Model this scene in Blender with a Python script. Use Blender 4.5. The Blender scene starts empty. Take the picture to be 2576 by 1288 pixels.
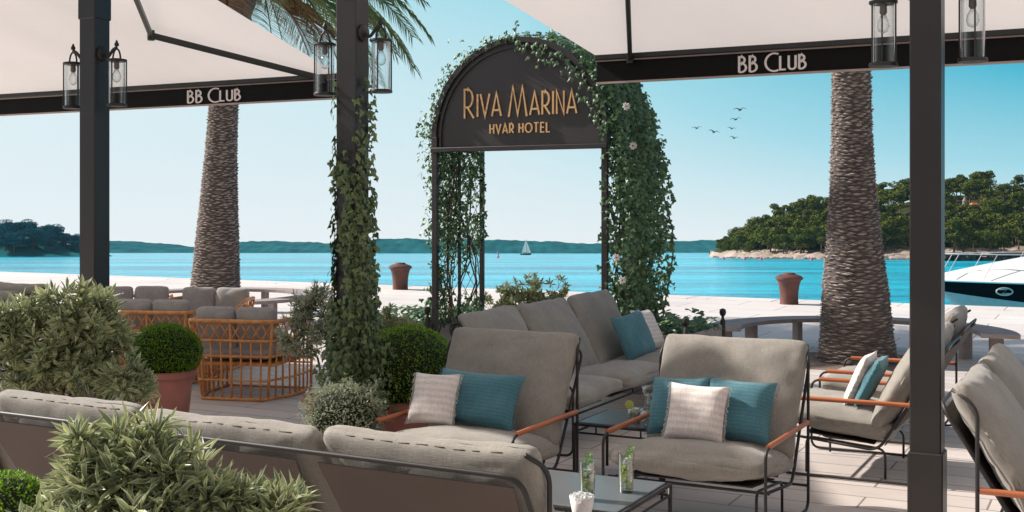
import bpy, math, random
from mathutils import Vector, Matrix, noise
from mathutils.bvhtree import BVHTree
random.seed(7)
R = math.radians
sc = bpy.context.scene
col = sc.collection
# ---------------------------------------------------------------- camera, sky, sun, exposure
EYE, F, HOR, CX = 1.6, 3000.0, 522.0, 1288.0          # eye height, focal length and horizon in 2576-wide picture units
cd = bpy.data.cameras.new('camera'); cam = bpy.data.objects.new('camera', cd); col.objects.link(cam)
cam.location = (0, 0, EYE); cam.rotation_euler = (R(90), 0, 0)
cd.sensor_width = 36; cd.lens = 36 * F / 2576; cd.shift_y = -(644 - HOR) / 2576
cd.clip_start = .1; cd.clip_end = 30000
sc.camera = cam
SUN_EL, SUN_BACK = 35.5, 22.0                          # the sun stands left, a little behind the palms
w = bpy.data.worlds.new('World'); sc.world = w; w.use_nodes = True
nt = w.node_tree; N = nt.nodes; L = nt.links; N.clear()
def wn(t, **k):
    n = N.new(t)
    for a, b in k.items(): setattr(n, a, b)
    return n
def wm(op, a, b=None, clamp=False):
    n = wn('ShaderNodeMath', operation=op); n.use_clamp = clamp
    for i, q in enumerate((a, b)):
        if q is None: continue
        if isinstance(q, (int, float)): n.inputs[i].default_value = q
        else: L.new(q, n.inputs[i])
    return n.outputs[0]
out = wn('ShaderNodeOutputWorld'); bg = wn('ShaderNodeBackground'); tc = wn('ShaderNodeTexCoord'); sp = wn('ShaderNodeSeparateXYZ')
L.new(tc.outputs['Generated'], sp.inputs[0])
sky = wn('ShaderNodeTexSky', sky_type='NISHITA', sun_disc=False)
sky.sun_elevation = R(SUN_EL); sky.sun_rotation = R(SUN_BACK - 90); sky.air_density = 1.0; sky.dust_density = 1.5
skm = wn('ShaderNodeVectorMath', operation='SCALE'); L.new(sky.outputs[0], skm.inputs[0]); skm.inputs['Scale'].default_value = .8
elev = wm('ADD', sp.outputs[2], .036)
pos = wm('MULTIPLY', wm('MAXIMUM', sp.outputs[0], 0.0), 11.0)
neg = wm('MULTIPLY', wm('MINIMUM', sp.outputs[0], 0.0), 3.0)
kf = wm('MAXIMUM', wm('ADD', wm('ADD', pos, neg), 2.2), .3)
b = wm('MULTIPLY', wm('MAXIMUM', elev, 0.0), kf, True)
rp = wn('ShaderNodeValToRGB'); L.new(b, rp.inputs[0])
cr = rp.color_ramp
stops = [(0, (.65, .670, .678)), (.2, (.50, .62, .655)), (.45, (.285, .526, .60)), (.9, (.065, .367, .489)), (1, (.04, .295, .445))]
while len(cr.elements) < len(stops): cr.elements.new(.5)
for e, (p, c) in zip(cr.elements, stops): e.position = p; e.color = (*c, 1)
sc10 = wn('ShaderNodeVectorMath', operation='SCALE'); L.new(rp.outputs[0], sc10.inputs[0]); sc10.inputs['Scale'].default_value = 10
mx = wn('ShaderNodeMix', data_type='RGBA')
L.new(wm('MULTIPLY', wm('SUBTRACT', elev, .25), 4.0, True), mx.inputs[0]); L.new(sc10.outputs[0], mx.inputs[6]); L.new(skm.outputs[0], mx.inputs[7])
dim = wn('ShaderNodeMix', data_type='RGBA'); L.new(wm('MULTIPLY', wm('SUBTRACT', .1, sp.outputs[1]), 2.5, True), dim.inputs[0]); L.new(mx.outputs[2], dim.inputs[6]); dim.inputs[7].default_value = (2.5, 2.5, 2.5, 1)   # landward half: flat neutral grey, made up to set the fill light
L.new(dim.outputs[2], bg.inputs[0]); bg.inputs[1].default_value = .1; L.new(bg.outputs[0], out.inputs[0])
sd = bpy.data.lights.new('sun', 'SUN'); sd.energy = 5.0; sd.angle = R(1.0); sd.color = (1, .92, .84)
sun = bpy.data.objects.new('sun', sd); col.objects.link(sun)
ce, se = math.cos(R(SUN_EL)), math.sin(R(SUN_EL))
sun.rotation_euler = Vector((-math.cos(R(SUN_BACK)) * ce, math.sin(R(SUN_BACK)) * ce, se)).to_track_quat('Z', 'Y').to_euler()
sc.view_settings.view_transform = 'Standard'; sc.view_settings.look = 'None'; sc.view_settings.gamma = 1
sc.view_settings.exposure = 0.46
sc.cycles.max_bounces = 8; sc.cycles.transparent_max_bounces = 16; sc.cycles.use_denoising = True

# ---------------------------------------------------------------- materials
MATS = {}
def mat(name, c, rough=.6, metal=0, var=.0, scale=6, bump=0, bscale=40, c2=None, trans=0, island=0, coord='Object', stretch=None, spec=.5, sheen=0):
    """Principled material: base colour c drifting to c2 by noise, per-island variation, bump, optional leaf translucency."""
    m = bpy.data.materials.new(name); m.use_nodes = True; t = m.node_tree; n = t.nodes; l = t.links
    p = n['Principled BSDF']; p.inputs['Roughness'].default_value = rough; p.inputs['Metallic'].default_value = metal
    p.inputs['Specular IOR Level'].default_value = spec
    if sheen: p.inputs['Sheen Weight'].default_value = sheen
    tcn = n.new('ShaderNodeTexCoord'); mp = n.new('ShaderNodeMapping'); l.new(tcn.outputs[coord], mp.inputs[0])
    if stretch: mp.inputs['Scale'].default_value = stretch
    if c2 is None: c2 = tuple(min(1, x * (1 - var)) for x in c)
    mxn = n.new('ShaderNodeMix'); mxn.data_type = 'RGBA'
    mxn.inputs[6].default_value = (*c, 1); mxn.inputs[7].default_value = (*c2, 1)
    if island:
        g = n.new('ShaderNodeNewGeometry'); l.new(g.outputs['Random Per Island'], mxn.inputs[0])
    else:
        nz = n.new('ShaderNodeTexNoise'); nz.inputs['Scale'].default_value = scale; nz.inputs['Detail'].default_value = 5
        l.new(mp.outputs[0], nz.inputs[0])
        r = n.new('ShaderNodeMapRange'); r.inputs[1].default_value = .35; r.inputs[2].default_value = .65
        l.new(nz.outputs[0], r.inputs[0]); l.new(r.outputs[0], mxn.inputs[0])
    l.new(mxn.outputs[2], p.inputs['Base Color'])
    if bump:
        nb = n.new('ShaderNodeTexNoise'); nb.inputs['Scale'].default_value = bscale; nb.inputs['Detail'].default_value = 4
        l.new(mp.outputs[0], nb.inputs[0]); bn = n.new('ShaderNodeBump'); bn.inputs['Strength'].default_value = bump; bn.inputs['Distance'].default_value = .01
        l.new(nb.outputs[0], bn.inputs['Height']); l.new(bn.outputs[0], p.inputs['Normal'])
    if trans:
        tr = n.new('ShaderNodeBsdfTranslucent'); l.new(mxn.outputs[2], tr.inputs[0]); ms = n.new('ShaderNodeMixShader'); ms.inputs[0].default_value = trans
        l.new(p.outputs[0], ms.inputs[1]); l.new(tr.outputs[0], ms.inputs[2]); l.new(ms.outputs[0], n['Material Output'].inputs[0])
    MATS[name] = m
    return m
def weave(name, c, c2, s=420, rough=.9, stripes=0):
    """Woven cloth: crossed fine waves, slubs and a soft sheen."""
    m = mat(name, c, rough, c2=c2, scale=5, sheen=.25)
    t = m.node_tree; n = t.nodes; l = t.links; p = n['Principled BSDF']; mp = [q for q in n if q.type == 'MAPPING'][0]; mxn = [q for q in n if q.type == 'MIX'][0]
    hs = []
    for st in ((s, s * .06, s * .06), (s * .06, s, s)):
        z = n.new('ShaderNodeTexNoise'); z.inputs['Scale'].default_value = 1; z.inputs['Detail'].default_value = 2
        mm = n.new('ShaderNodeMapping'); mm.inputs['Scale'].default_value = st; l.new(mp.outputs[0], mm.inputs[0]); l.new(mm.outputs[0], z.inputs[0]); hs.append(z.outputs[0])
    ad = n.new('ShaderNodeMath'); ad.operation = 'ADD'; l.new(hs[0], ad.inputs[0]); l.new(hs[1], ad.inputs[1]); h = ad.outputs[0]
    mr = n.new('ShaderNodeMapRange'); mr.inputs[1].default_value = .7; mr.inputs[2].default_value = 1.3; mr.inputs[3].default_value = .78; mr.inputs[4].default_value = 1.15; l.new(h, mr.inputs[0])
    fac = mr.outputs[0]
    if stripes:
        wv = n.new('ShaderNodeTexWave'); wv.bands_direction = 'Z'; wv.inputs['Scale'].default_value = stripes; wv.inputs['Distortion'].default_value = 1.2; l.new(mp.outputs[0], wv.inputs[0])
        m2 = n.new('ShaderNodeMapRange'); m2.inputs[3].default_value = .88; m2.inputs[4].default_value = 1.05; l.new(wv.outputs['Fac'], m2.inputs[0])
        mu = n.new('ShaderNodeMath'); mu.operation = 'MULTIPLY'; l.new(fac, mu.inputs[0]); l.new(m2.outputs[0], mu.inputs[1]); fac = mu.outputs[0]
    vm = n.new('ShaderNodeVectorMath'); vm.operation = 'SCALE'; l.new(mxn.outputs[2], vm.inputs[0]); l.new(fac, vm.inputs['Scale'])
    l.new(vm.outputs[0], p.inputs['Base Color'])
    bn = n.new('ShaderNodeBump'); bn.inputs['Strength'].default_value = .35; bn.inputs['Distance'].default_value = .003; l.new(h, bn.inputs['Height']); l.new(bn.outputs[0], p.inputs['Normal'])
    return m
weave('fabric', (.298, .277, .242), (.248, .231, .204))
weave('grey_fabric', (.40, .375, .36), (.34, .32, .31), s=260)
weave('pillow_white', (.80, .73, .69), (.74, .67, .64), stripes=9)
weave('pillow_teal', (.075, .22, .27), (.05, .165, .21), stripes=16)
mat('sling', (.095, .070, .060), .75, var=.15, scale=3, bump=.1, bscale=300)
mat('frame', (.03, .028, .027), .5, .2, var=.2)
mat('post', (.036, .032, .032), .38, .25, var=.16, scale=2.5, bump=.03, bscale=60)
mat('arch_metal', (.05, .045, .045), .45, .2, var=.15, scale=3)
mat('arm_wood', (.52, .17, .065), .42, c2=(.36, .10, .04), scale=30, stretch=(1, .08, 1))
mat('cane', (.74, .33, .10), .42, c2=(.52, .20, .06), scale=25)
mat('stone_bench', (.34, .285, .275), .7, var=.2, scale=8, bump=.15, bscale=60)
mat('terracotta', (.50, .205, .16), .85, c2=(.36, .14, .11), scale=5, bump=.2, bscale=30)
mat('rust', (.145, .058, .044), .7, c2=(.08, .036, .03), scale=6, bump=.3, bscale=20)
mat('soil', (.05, .035, .025), .95, var=.4, scale=40, bump=.6, bscale=80)
mat('gravel', (.26, .19, .15), .95, c2=(.12, .09, .075), scale=60, bump=.8, bscale=60)
mat('valance', (.006, .006, .006), .8, var=.1, spec=.2)
mat('bar', (.035, .037, .036), .4, .4, var=.1)
mat('trim', (.42, .32, .29), .5, var=.1)
mat('lettering', (.78, .70, .68), .6, var=.05)
mat('gold', (.95, .60, .29), .4, .0, var=.15, scale=4)
mat('sign_face', (.060, .055, .057), .5, .1, var=.12, scale=1.5)
mat('trunk_core', (.13, .105, .095), .95, var=.3, scale=20, bump=.5)
mat('trunk_scale', (.42, .36, .33), .9, c2=(.16, .135, .13), island=1, bump=.4, bscale=70)
mat('frond', (.20, .27, .08), .45, c2=(.06, .11, .045), island=1, trans=.3)
mat('frond_dry', (.32, .20, .09), .7, c2=(.13, .075, .04), island=1, trans=.3)
mat('ivy', (.16, .28, .13), .42, c2=(.055, .12, .062), island=1, trans=.25)
mat('ivy_post', (.17, .23, .085), .42, c2=(.055, .09, .035), island=1, trans=.25)
mat('twig', (.10, .062, .042), .9, var=.3)
mat('petal', (.92, .84, .82), .6, var=.1, trans=.3)
mat('box_leaf', (.28, .48, .03), .5, c2=(.08, .19, .014), island=1, trans=.3)
mat('box_core', (.010, .018, .005), .9, var=.3)
mat('grey_leaf', (.48, .51, .36), .55, c2=(.22, .26, .16), island=1, trans=.2)
mat('pine', (.17, .19, .035), .9, spec=0, c2=(.03, .05, .014), island=1)
mat('pine_hazed', (.03, .16, .20), .9, spec=0, c2=(.012, .09, .13), island=1)  # blue of the distance haze is put into the needle colour
mat('bark', (.15, .10, .07), .9, var=.3)
mat('white_paint', (.80, .80, .80), .25, var=.03)
mat('hull_black', (.014, .014, .016), .6, spec=0, var=.1)
mat('hull_grey_warmed', (.58, .44, .44), .6, var=.1)  # grey paint, warm tint put in to offset cyan bounce from the water
mat('chrome', (.6, .58, .58), .45, .5, var=.1)
mat('sail', (.80, .80, .78), .8, var=.05, trans=.2)
mat('roof_orange', (.55, .16, .07), .8, var=.2)
mat('plaster', (.30, .27, .24), .85, var=.15)
mat('window_dark', (.03, .035, .04), .2)
mat('buoy_pink', (.75, .12, .22), .4, var=.05)
mat('bird', (.04, .045, .055), .8, var=.2)
mat('table_top', (.13, .145, .155), .28, var=.12, scale=3)
mat('mint', (.22, .45, .07), .5, c2=(.08, .22, .03), island=1, trans=.4)
mat('lime', (.55, .6, .12), .5, c2=(.35, .42, .08))
mat('ice', (.85, .88, .88), .15, var=.08, trans=.3)
mat('napkin', (.80, .76, .74), .9, var=.1, scale=30, bump=.6, bscale=50)
mat('bulb_socket', (.16, .13, .12), .5, .3)
def leafy_margin():
    m = mat('variegated', (.44, .49, .22), .35, c2=(.13, .19, .10), island=1, trans=.25)
    t = m.node_tree; n = t.nodes; l = t.links; p = n['Principled BSDF']; mxn = [q for q in n if q.type == 'MIX'][0]
    at = n.new('ShaderNodeAttribute'); at.attribute_name = 'edge'
    mr = n.new('ShaderNodeMapRange'); mr.inputs[1].default_value = .6; mr.inputs[2].default_value = .95; l.new(at.outputs['Fac'], mr.inputs[0])
    m2 = n.new('ShaderNodeMix'); m2.data_type = 'RGBA'; l.new(mr.outputs[0], m2.inputs[0]); l.new(mxn.outputs[2], m2.inputs[6]); m2.inputs[7].default_value = (.80, .77, .58, 1)
    l.new(m2.outputs[2], p.inputs['Base Color']); tr = [q for q in n if q.type == 'BSDF_TRANSLUCENT'][0]; l.new(m2.outputs[2], tr.inputs[0])
leafy_margin()
def glass(name, c=(1, 1, 1), rough=0, ior=1.45, thin=True):
    m = bpy.data.materials.new(name); m.use_nodes = True; t = m.node_tree; n = t.nodes; l = t.links
    if thin:      # thin pane: mostly clear with a Fresnel reflection
        n.remove(n['Principled BSDF']); tr = n.new('ShaderNodeBsdfTransparent'); tr.inputs[0].default_value = (*c, 1); gl = n.new('ShaderNodeBsdfGlossy'); gl.inputs['Roughness'].default_value = .03
        fr = n.new('ShaderNodeLayerWeight'); fr.inputs[0].default_value = .35; ms = n.new('ShaderNodeMixShader')
        l.new(fr.outputs['Facing'], ms.inputs[0]); l.new(tr.outputs[0], ms.inputs[1]); l.new(gl.outputs[0], ms.inputs[2]); l.new(ms.outputs[0], n['Material Output'].inputs[0])
    else:
        p = n['Principled BSDF']; p.inputs['Base Color'].default_value = (*c, 1); p.inputs['Roughness'].default_value = rough; p.inputs['Transmission Weight'].default_value = 1; p.inputs['IOR'].default_value = ior
    MATS[name] = m
glass('glass', (.93, .95, .95)); glass('drink', (.93, .95, .86), .02, 1.2, False)
def awning_mat():
    m = mat('awning_fabric', (.87, .815, .79), .85, var=.12, scale=.45, stretch=(1, .35, 1))
    t = m.node_tree; n = t.nodes; l = t.links; mxn = [q for q in n if q.type == 'MIX'][0]
    tr = n.new('ShaderNodeBsdfTranslucent'); l.new(mxn.outputs[2], tr.inputs[0]); ms = n.new('ShaderNodeMixShader'); ms.inputs[0].default_value = .42
    l.new(n['Principled BSDF'].outputs[0], ms.inputs[1]); l.new(tr.outputs[0], ms.inputs[2]); l.new(ms.outputs[0], n['Material Output'].inputs[0])
awning_mat()
def paving_mat(name, c, c2, bw, bh, mort, off=.5):
    m = bpy.data.materials.new(name); m.use_nodes = True; t = m.node_tree; n = t.nodes; l = t.links; p = n['Principled BSDF']
    tcn = n.new('ShaderNodeTexCoord'); br = n.new('ShaderNodeTexBrick'); l.new(tcn.outputs['Object'], br.inputs[0]); br.offset = off
    br.inputs['Color1'].default_value = (*c, 1); br.inputs['Color2'].default_value = (*c2, 1); br.inputs['Mortar'].default_value = (*[x * .35 for x in c], 1)
    br.inputs['Scale'].default_value = 1; br.inputs['Brick Width'].default_value = bw; br.inputs['Row Height'].default_value = bh; br.inputs['Mortar Size'].default_value = mort
    nz = n.new('ShaderNodeTexNoise'); mp = n.new('ShaderNodeMapping'); mp.inputs['Scale'].default_value = (1.2, 14, 1); l.new(tcn.outputs['Object'], mp.inputs[0]); l.new(mp.outputs[0], nz.inputs[0]); nz.inputs['Detail'].default_value = 6
    n2 = n.new('ShaderNodeTexNoise'); n2.inputs['Scale'].default_value = .5; n2.inputs['Detail'].default_value = 6; l.new(tcn.outputs['Object'], n2.inputs[0])
    a = n.new('ShaderNodeMath'); a.operation = 'ADD'; l.new(nz.outputs[0], a.inputs[0]); l.new(n2.outputs[0], a.inputs[1])
    mr = n.new('ShaderNodeMapRange'); mr.inputs[1].default_value = .6; mr.inputs[2].default_value = 1.4; mr.inputs[3].default_value = .8; mr.inputs[4].default_value = 1.15; l.new(a.outputs[0], mr.inputs[0])
    vm = n.new('ShaderNodeVectorMath'); vm.operation = 'SCALE'; l.new(br.outputs[0], vm.inputs[0]); l.new(mr.outputs[0], vm.inputs['Scale']); l.new(vm.outputs[0], p.inputs['Base Color'])
    bn = n.new('ShaderNodeBump'); bn.inputs['Strength'].default_value = .25; bn.inputs['Distance'].default_value = .004; l.new(br.outputs['Fac'], bn.inputs['Height']); bn.invert = True; l.new(bn.outputs[0], p.inputs['Normal'])
    p.inputs['Roughness'].default_value = .62; MATS[name] = m
paving_mat('paving', (.62, .555, .515), (.54, .485, .45), 1.25, .26, .006)
paving_mat('quay_stone', (.70, .655, .635), (.66, .62, .60), 1.6, .8, .008)
def water_mat():
    m = bpy.data.materials.new('water'); m.use_nodes = True; t = m.node_tree; n = t.nodes; l = t.links; p = n['Principled BSDF']
    tcn = n.new('ShaderNodeTexCoord'); hs = []
    for sc_, sx, dist, st in ((.3, .8, .6, 1), (2.2, .7, .25, 1)):
        mp = n.new('ShaderNodeMapping'); mp.inputs['Scale'].default_value = (sx * .5, 1, 1); mp.inputs['Rotation'].default_value = (0, 0, R(12)); l.new(tcn.outputs['Object'], mp.inputs[0])
        z = n.new('ShaderNodeTexNoise'); z.inputs['Scale'].default_value = sc_; z.inputs['Detail'].default_value = 4; z.inputs['Roughness'].default_value = .62; l.new(mp.outputs[0], z.inputs[0])
        bn = n.new('ShaderNodeBump'); bn.inputs['Strength'].default_value = st; bn.inputs['Distance'].default_value = dist; l.new(z.outputs[0], bn.inputs['Height'])
        if hs: l.new(hs[-1].outputs[0], bn.inputs['Normal'])
        hs.append(bn)
    l.new(hs[-1].outputs[0], p.inputs['Normal'])
    z = n.new('ShaderNodeTexNoise'); z.inputs['Scale'].default_value = .02; z.inputs['Detail'].default_value = 5; mp = n.new('ShaderNodeMapping'); mp.inputs['Scale'].default_value = (.25, 1, 1); l.new(tcn.outputs['Object'], mp.inputs[0]); l.new(mp.outputs[0], z.inputs[0])
    fine = []
    for a_, b_, sx in ((2.4, 6, .42), (.12, 6, .2)):
        q = n.new('ShaderNodeTexNoise'); q.inputs['Scale'].default_value = a_; q.inputs['Detail'].default_value = b_; q.inputs['Roughness'].default_value = .7; m3 = n.new('ShaderNodeMapping'); m3.inputs['Scale'].default_value = (sx, 1, 1); l.new(tcn.outputs['Object'], m3.inputs[0]); l.new(m3.outputs[0], q.inputs[0]); fine.append(q.outputs[0])
    s1 = n.new('ShaderNodeMath'); s1.operation = 'ADD'; l.new(fine[0], s1.inputs[0]); l.new(fine[1], s1.inputs[1]); s2 = n.new('ShaderNodeMath'); s2.operation = 'ADD'; l.new(s1.outputs[0], s2.inputs[0]); l.new(z.outputs[0], s2.inputs[1])
    rr_ = n.new('ShaderNodeMapRange'); rr_.inputs[1].default_value = 1.34; rr_.inputs[2].default_value = 1.66; l.new(s2.outputs[0], rr_.inputs[0])
    mxn = n.new('ShaderNodeMix'); mxn.data_type = 'RGBA'; l.new(rr_.outputs[0], mxn.inputs[0]); mxn.inputs[6].default_value = (.0, .22, .37, 1); mxn.inputs[7].default_value = (.0, .68, .90, 1); l.new(mxn.outputs[2], p.inputs['Base Color'])
    p.inputs['Roughness'].default_value = .14; p.inputs['IOR'].default_value = 1.33; p.inputs['Specular IOR Level'].default_value = .32; MATS['water'] = m
water_mat()
mat('rock', (.46, .37, .31), .9, c2=(.20, .16, .13), scale=.12, bump=.8, bscale=.4)
mat('rock_dark', (.13, .11, .10), .9, var=.5, scale=.4)
mat('hill_ground', (.06, .06, .025), .95, spec=0, c2=(.05, .055, .02), scale=.08)
mat('wood_hazed', (.022, .135, .15), .95, spec=0, c2=(.010, .08, .10), scale=.02, bump=.8, bscale=.06)  # teal distance haze painted into the woodland colour

# ---------------------------------------------------------------- helpers
YAW = 27.0
U = Vector((math.cos(R(YAW)), -math.sin(R(YAW)), 0)); V = Vector((math.sin(R(YAW)), math.cos(R(YAW)), 0)); Z = Vector((0, 0, 1))
def W(x, y, d): return Vector(((x - CX) * d / F, d, EYE + (HOR - y) * d / F))     # picture units + depth -> world
def G(x, d): return Vector(((x - CX) * d / F, d, 0))
SEA_T = math.atan((631 - HOR) / F)
MS = Matrix.Translation((0, 0, EYE)) @ Matrix.Rotation(-SEA_T, 4, 'X')            # frame of the bay: its level lies a little below the terrace's
SEA = -4.0
def S(x, y, d): return Vector(((x - CX) * d / F, d, (631 - y) * d / F))
def tag(o, label=None, cat=None, group=None, kind=None):
    for k, v in (('label', label), ('category', cat), ('group', group), ('kind', kind)):
        if v: o[k] = v
    return o
def empty(name, loc=(0, 0, 0), rz=0, **k):
    o = bpy.data.objects.new(name, None); col.objects.link(o); o.location = loc; o.rotation_euler = (0, 0, R(rz)); o.empty_display_size = .1
    return tag(o, **k)
def kids(o): return KIDS.get(o.name, [])
KIDS = {}
def adopt(c, p):
    c.parent = p; KIDS.setdefault(p.name, []).append(c)
def copy_tree(o, parent=None):
    c = o.copy(); col.objects.link(c)
    if parent: adopt(c, parent)
    for k in list(kids(o)): copy_tree(k, c)
    return c
def rnd(a, b): return random.uniform(a, b)
def rdir():
    while 1:
        v = Vector((rnd(-1, 1), rnd(-1, 1), rnd(-1, 1)))
        if .05 < v.length < 1: return v.normalized()
def basis(d, up=Z):
    d = d.normalized(); a = d.cross(up)
    if a.length < 1e-4: a = d.cross(Vector((1, 0, 0)))
    a.normalize(); return d, a, a.cross(d).normalized()
class MB:
    def __init__(s): s.v = []; s.f = []; s.e = None
    def add(s, vs, fs):
        b = len(s.v); s.v += [tuple(q) for q in vs]; s.f += [tuple(b + i for i in q) for q in fs]; return s
    def box(s, c, size, m=None, bev=0):
        x, y, z = [q / 2 for q in size]; c = Vector(c)
        if bev and min(x, y, z) > bev:
            vs = []; fs = []
            key = {}
            for sx in (-1, 1):
                for sy in (-1, 1):
                    for sz in (-1, 1):
                        for ax in range(3):
                            p = [sx * (x - bev), sy * (y - bev), sz * (z - bev)]; p[ax] = (sx * x, sy * y, sz * z)[ax]
                            key[sx, sy, sz, ax] = len(vs); vs.append(Vector(p))
            for ax in range(3):
                a1, a2 = [(1, 2), (0, 2), (0, 1)][ax]
                for sg in (-1, 1):
                    q = []
                    for (p1, p2) in ((-1, -1), (1, -1), (1, 1), (-1, 1)):
                        k = [0, 0, 0]; k[ax] = sg; k[a1] = p1; k[a2] = p2; q.append(key[(*k, ax)])
                    fs.append(q)
                    # edges
                for p1 in (-1, 1):
                    for p2 in (-1, 1):
                        k1 = [0, 0, 0]; k2 = [0, 0, 0]; k1[ax] = -1; k2[ax] = 1
                        for k in (k1, k2): k[a1] = p1; k[a2] = p2
                        fs.append([key[(*k1, a1)], key[(*k2, a1)], key[(*k2, a2)], key[(*k1, a2)]])
            for sx in (-1, 1):
                for sy in (-1, 1):
                    for sz in (-1, 1): fs.append([key[sx, sy, sz, 0], key[sx, sy, sz, 1], key[sx, sy, sz, 2]])
        else:
            vs = [Vector((a, b_, c_)) for a in (-x, x) for b_ in (-y, y) for c_ in (-z, z)]
            fs = [(0, 1, 3, 2), (4, 6, 7, 5), (0, 4, 5, 1), (2, 3, 7, 6), (0, 2, 6, 4), (1, 5, 7, 3)]
        if m is not None: vs = [m @ q for q in vs]
        return s.add([q + c for q in vs], fs)
    def tube(s, pts, r, n=8, closed=False, cap=True):
        pts = [Vector(p) for p in pts]; rs = r if isinstance(r, (list, tuple)) else [r] * len(pts); vs = []; fs = []; k = len(pts)
        prev = None
        for i, p in enumerate(pts):
            if closed: d = pts[(i + 1) % k] - pts[i - 1]
            else: d = pts[min(i + 1, k - 1)] - pts[max(i - 1, 0)]
            d.normalize()
            if prev is None: _, a, b_ = basis(d)
            else:
                a = prev - d * prev.dot(d)
                if a.length < 1e-5: _, a, b_ = basis(d)
                a.normalize(); b_ = a.cross(d)
            prev = a
            for j in range(n):
                t = 2 * math.pi * j / n; vs.append(p + (a * math.cos(t) + b_ * math.sin(t)) * rs[i])
        for i in range(k if closed else k - 1):
            for j in range(n):
                i2 = (i + 1) % k; fs.append((i * n + j, i * n + (j + 1) % n, i2 * n + (j + 1) % n, i2 * n + j))
        if not closed and cap: fs.append(tuple(range(n))[::-1]); fs.append(tuple((k - 1) * n + j for j in range(n)))
        return s.add(vs, fs)
    def lathe(s, prof, n=32, c=(0, 0, 0), closed=False):
        c = Vector(c); vs = []; fs = []; k = len(prof)
        for (r, z) in prof:
            for j in range(n):
                t = 2 * math.pi * j / n; vs.append(c + Vector((r * math.cos(t), r * math.sin(t), z)))
        for i in range(k - 1):
            for j in range(n): fs.append((i * n + j, i * n + (j + 1) % n, (i + 1) * n + (j + 1) % n, (i + 1) * n + j))
        if prof[0][0] > 1e-6 and not closed: fs.append(tuple(range(n))[::-1])
        if prof[-1][0] > 1e-6 and not closed: fs.append(tuple((k - 1) * n + j for j in range(n)))
        return s.add(vs, fs)
    def xf(s, m):
        s.v = [tuple(m @ Vector(q)) for q in s.v]; return s
    def build(s, name, m, parent=None, smooth=False, **k):
        me = bpy.data.meshes.new(name); me.from_pydata(s.v, [], s.f); me.materials.append(MATS[m])
        if s.e is not None:
            at = me.attributes.new('edge', 'FLOAT', 'POINT'); at.data.foreach_set('value', s.e)
        if smooth:
            me.shade_smooth()
            if smooth == 'auto':
                try: me.set_sharp_from_angle(angle=R(40))
                except Exception: pass
        me.update(); o = bpy.data.objects.new(name, me); col.objects.link(o)
        if parent: adopt(o, parent)
        return tag(o, **k)
def smooth_path(pts, rad=.05, n=5):
    """Round the inner corners of a polyline."""
    pts = [Vector(p) for p in pts]; out = [pts[0]]
    for i in range(1, len(pts) - 1):
        a, b_, c = pts[i - 1], pts[i], pts[i + 1]; r = min(rad, (a - b_).length * .45, (c - b_).length * .45)
        p, q = b_ + (a - b_).normalized() * r, b_ + (c - b_).normalized() * r
        for k in range(n + 1):
            t = k / n; out.append(p * (1 - t) ** 2 + b_ * 2 * t * (1 - t) + q * t * t)
    return out + [pts[-1]]
def cushion(w, d, h, n=16, k=8, puff=.3, pinch=.03, seed=0, wr=.006, sag=0):
    idx = {}; vs = []; fs = []
    def vid(p):
        key = tuple(round(q * n) for q in p)
        if key not in idx: idx[key] = len(vs); vs.append(Vector(p))
        return idx[key]
    for ax in range(3):
        a1, a2 = [(1, 2), (2, 0), (0, 1)][ax]
        for sg in (-1, 1):
            for i in range(n):
                for j in range(n):
                    q = []
                    for di, dj in ((0, 0), (1, 0), (1, 1), (0, 1)):
                        p = [0, 0, 0]; p[ax] = sg; p[a1] = -1 + 2 * (i + di) / n; p[a2] = -1 + 2 * (j + dj) / n; q.append(vid(p))
                    fs.append(q if sg > 0 else q[::-1])
    o = []
    for p in vs:
        nm = (abs(p.x) ** k + abs(p.y) ** k) ** (1 / k); nm = (nm ** 4 + abs(p.z) ** 4) ** .25; q = p / nm
        f = (1 - puff) + puff * (1 - abs(q.x) ** 3) * (1 - abs(q.y) ** 3)
        x = q.x * (1 - pinch * (1 - q.y * q.y)); y = q.y * (1 - pinch * (1 - q.x * q.x))
        v = Vector((x * w / 2, y * d / 2, q.z * f * h / 2 - sag * (1 - q.x * q.x) * (q.y > .5)))
        nn = noise.noise_vector(v * 4 + Vector((seed * 3.1, seed, 0))) * wr + noise.noise_vector(v * 11 + Vector((seed, 5, 2))) * wr * .5
        rg = 1 - abs(noise.noise(Vector((v.x * 5 + seed, v.y * 9, v.z * 5 + seed)))) * 2.2
        if rg > .55: nn -= Vector((0, 0, (rg - .55) * .014 * (1 if q.z > 0 else -1)))     # creases
        o.append(v + nn)
    return MB().add(o, fs)
def pillow(w, h, t, seed=0, n=18):
    """Standing scatter pillow: x width, z height, y thickness, pointed corners and a fringe at both sides."""
    vs = []; fs = []
    for sg in (-1, 1):
        for i in range(n + 1):
            for j in range(n + 1):
                a, b_ = -1 + 2 * i / n, -1 + 2 * j / n
                x = a * (1 - .07 * (1 - b_ * b_)); z = b_ * (1 - .07 * (1 - a * a))
                th = ((1 - a ** 4) * (1 - b_ ** 4)) ** .5 if abs(a) < 1 and abs(b_) < 1 else 0
                v = Vector((x * w / 2, sg * th * t / 2, z * h / 2))
                if th: v += noise.noise_vector(v * 9 + Vector((seed, 0, seed))) * .010 + noise.noise_vector(v * 22 + Vector((seed, 3, 1))) * .003
                vs.append(v)
    m = (n + 1) ** 2
    for s_ in (0, 1):
        for i in range(n):
            for j in range(n):
                q = [i * (n + 1) + j, (i + 1) * (n + 1) + j, (i + 1) * (n + 1) + j + 1, i * (n + 1) + j + 1]; q = [s_ * m + k for k in q]
                fs.append(q if s_ == 0 else q[::-1])
    return MB().add(vs, fs)
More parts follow.
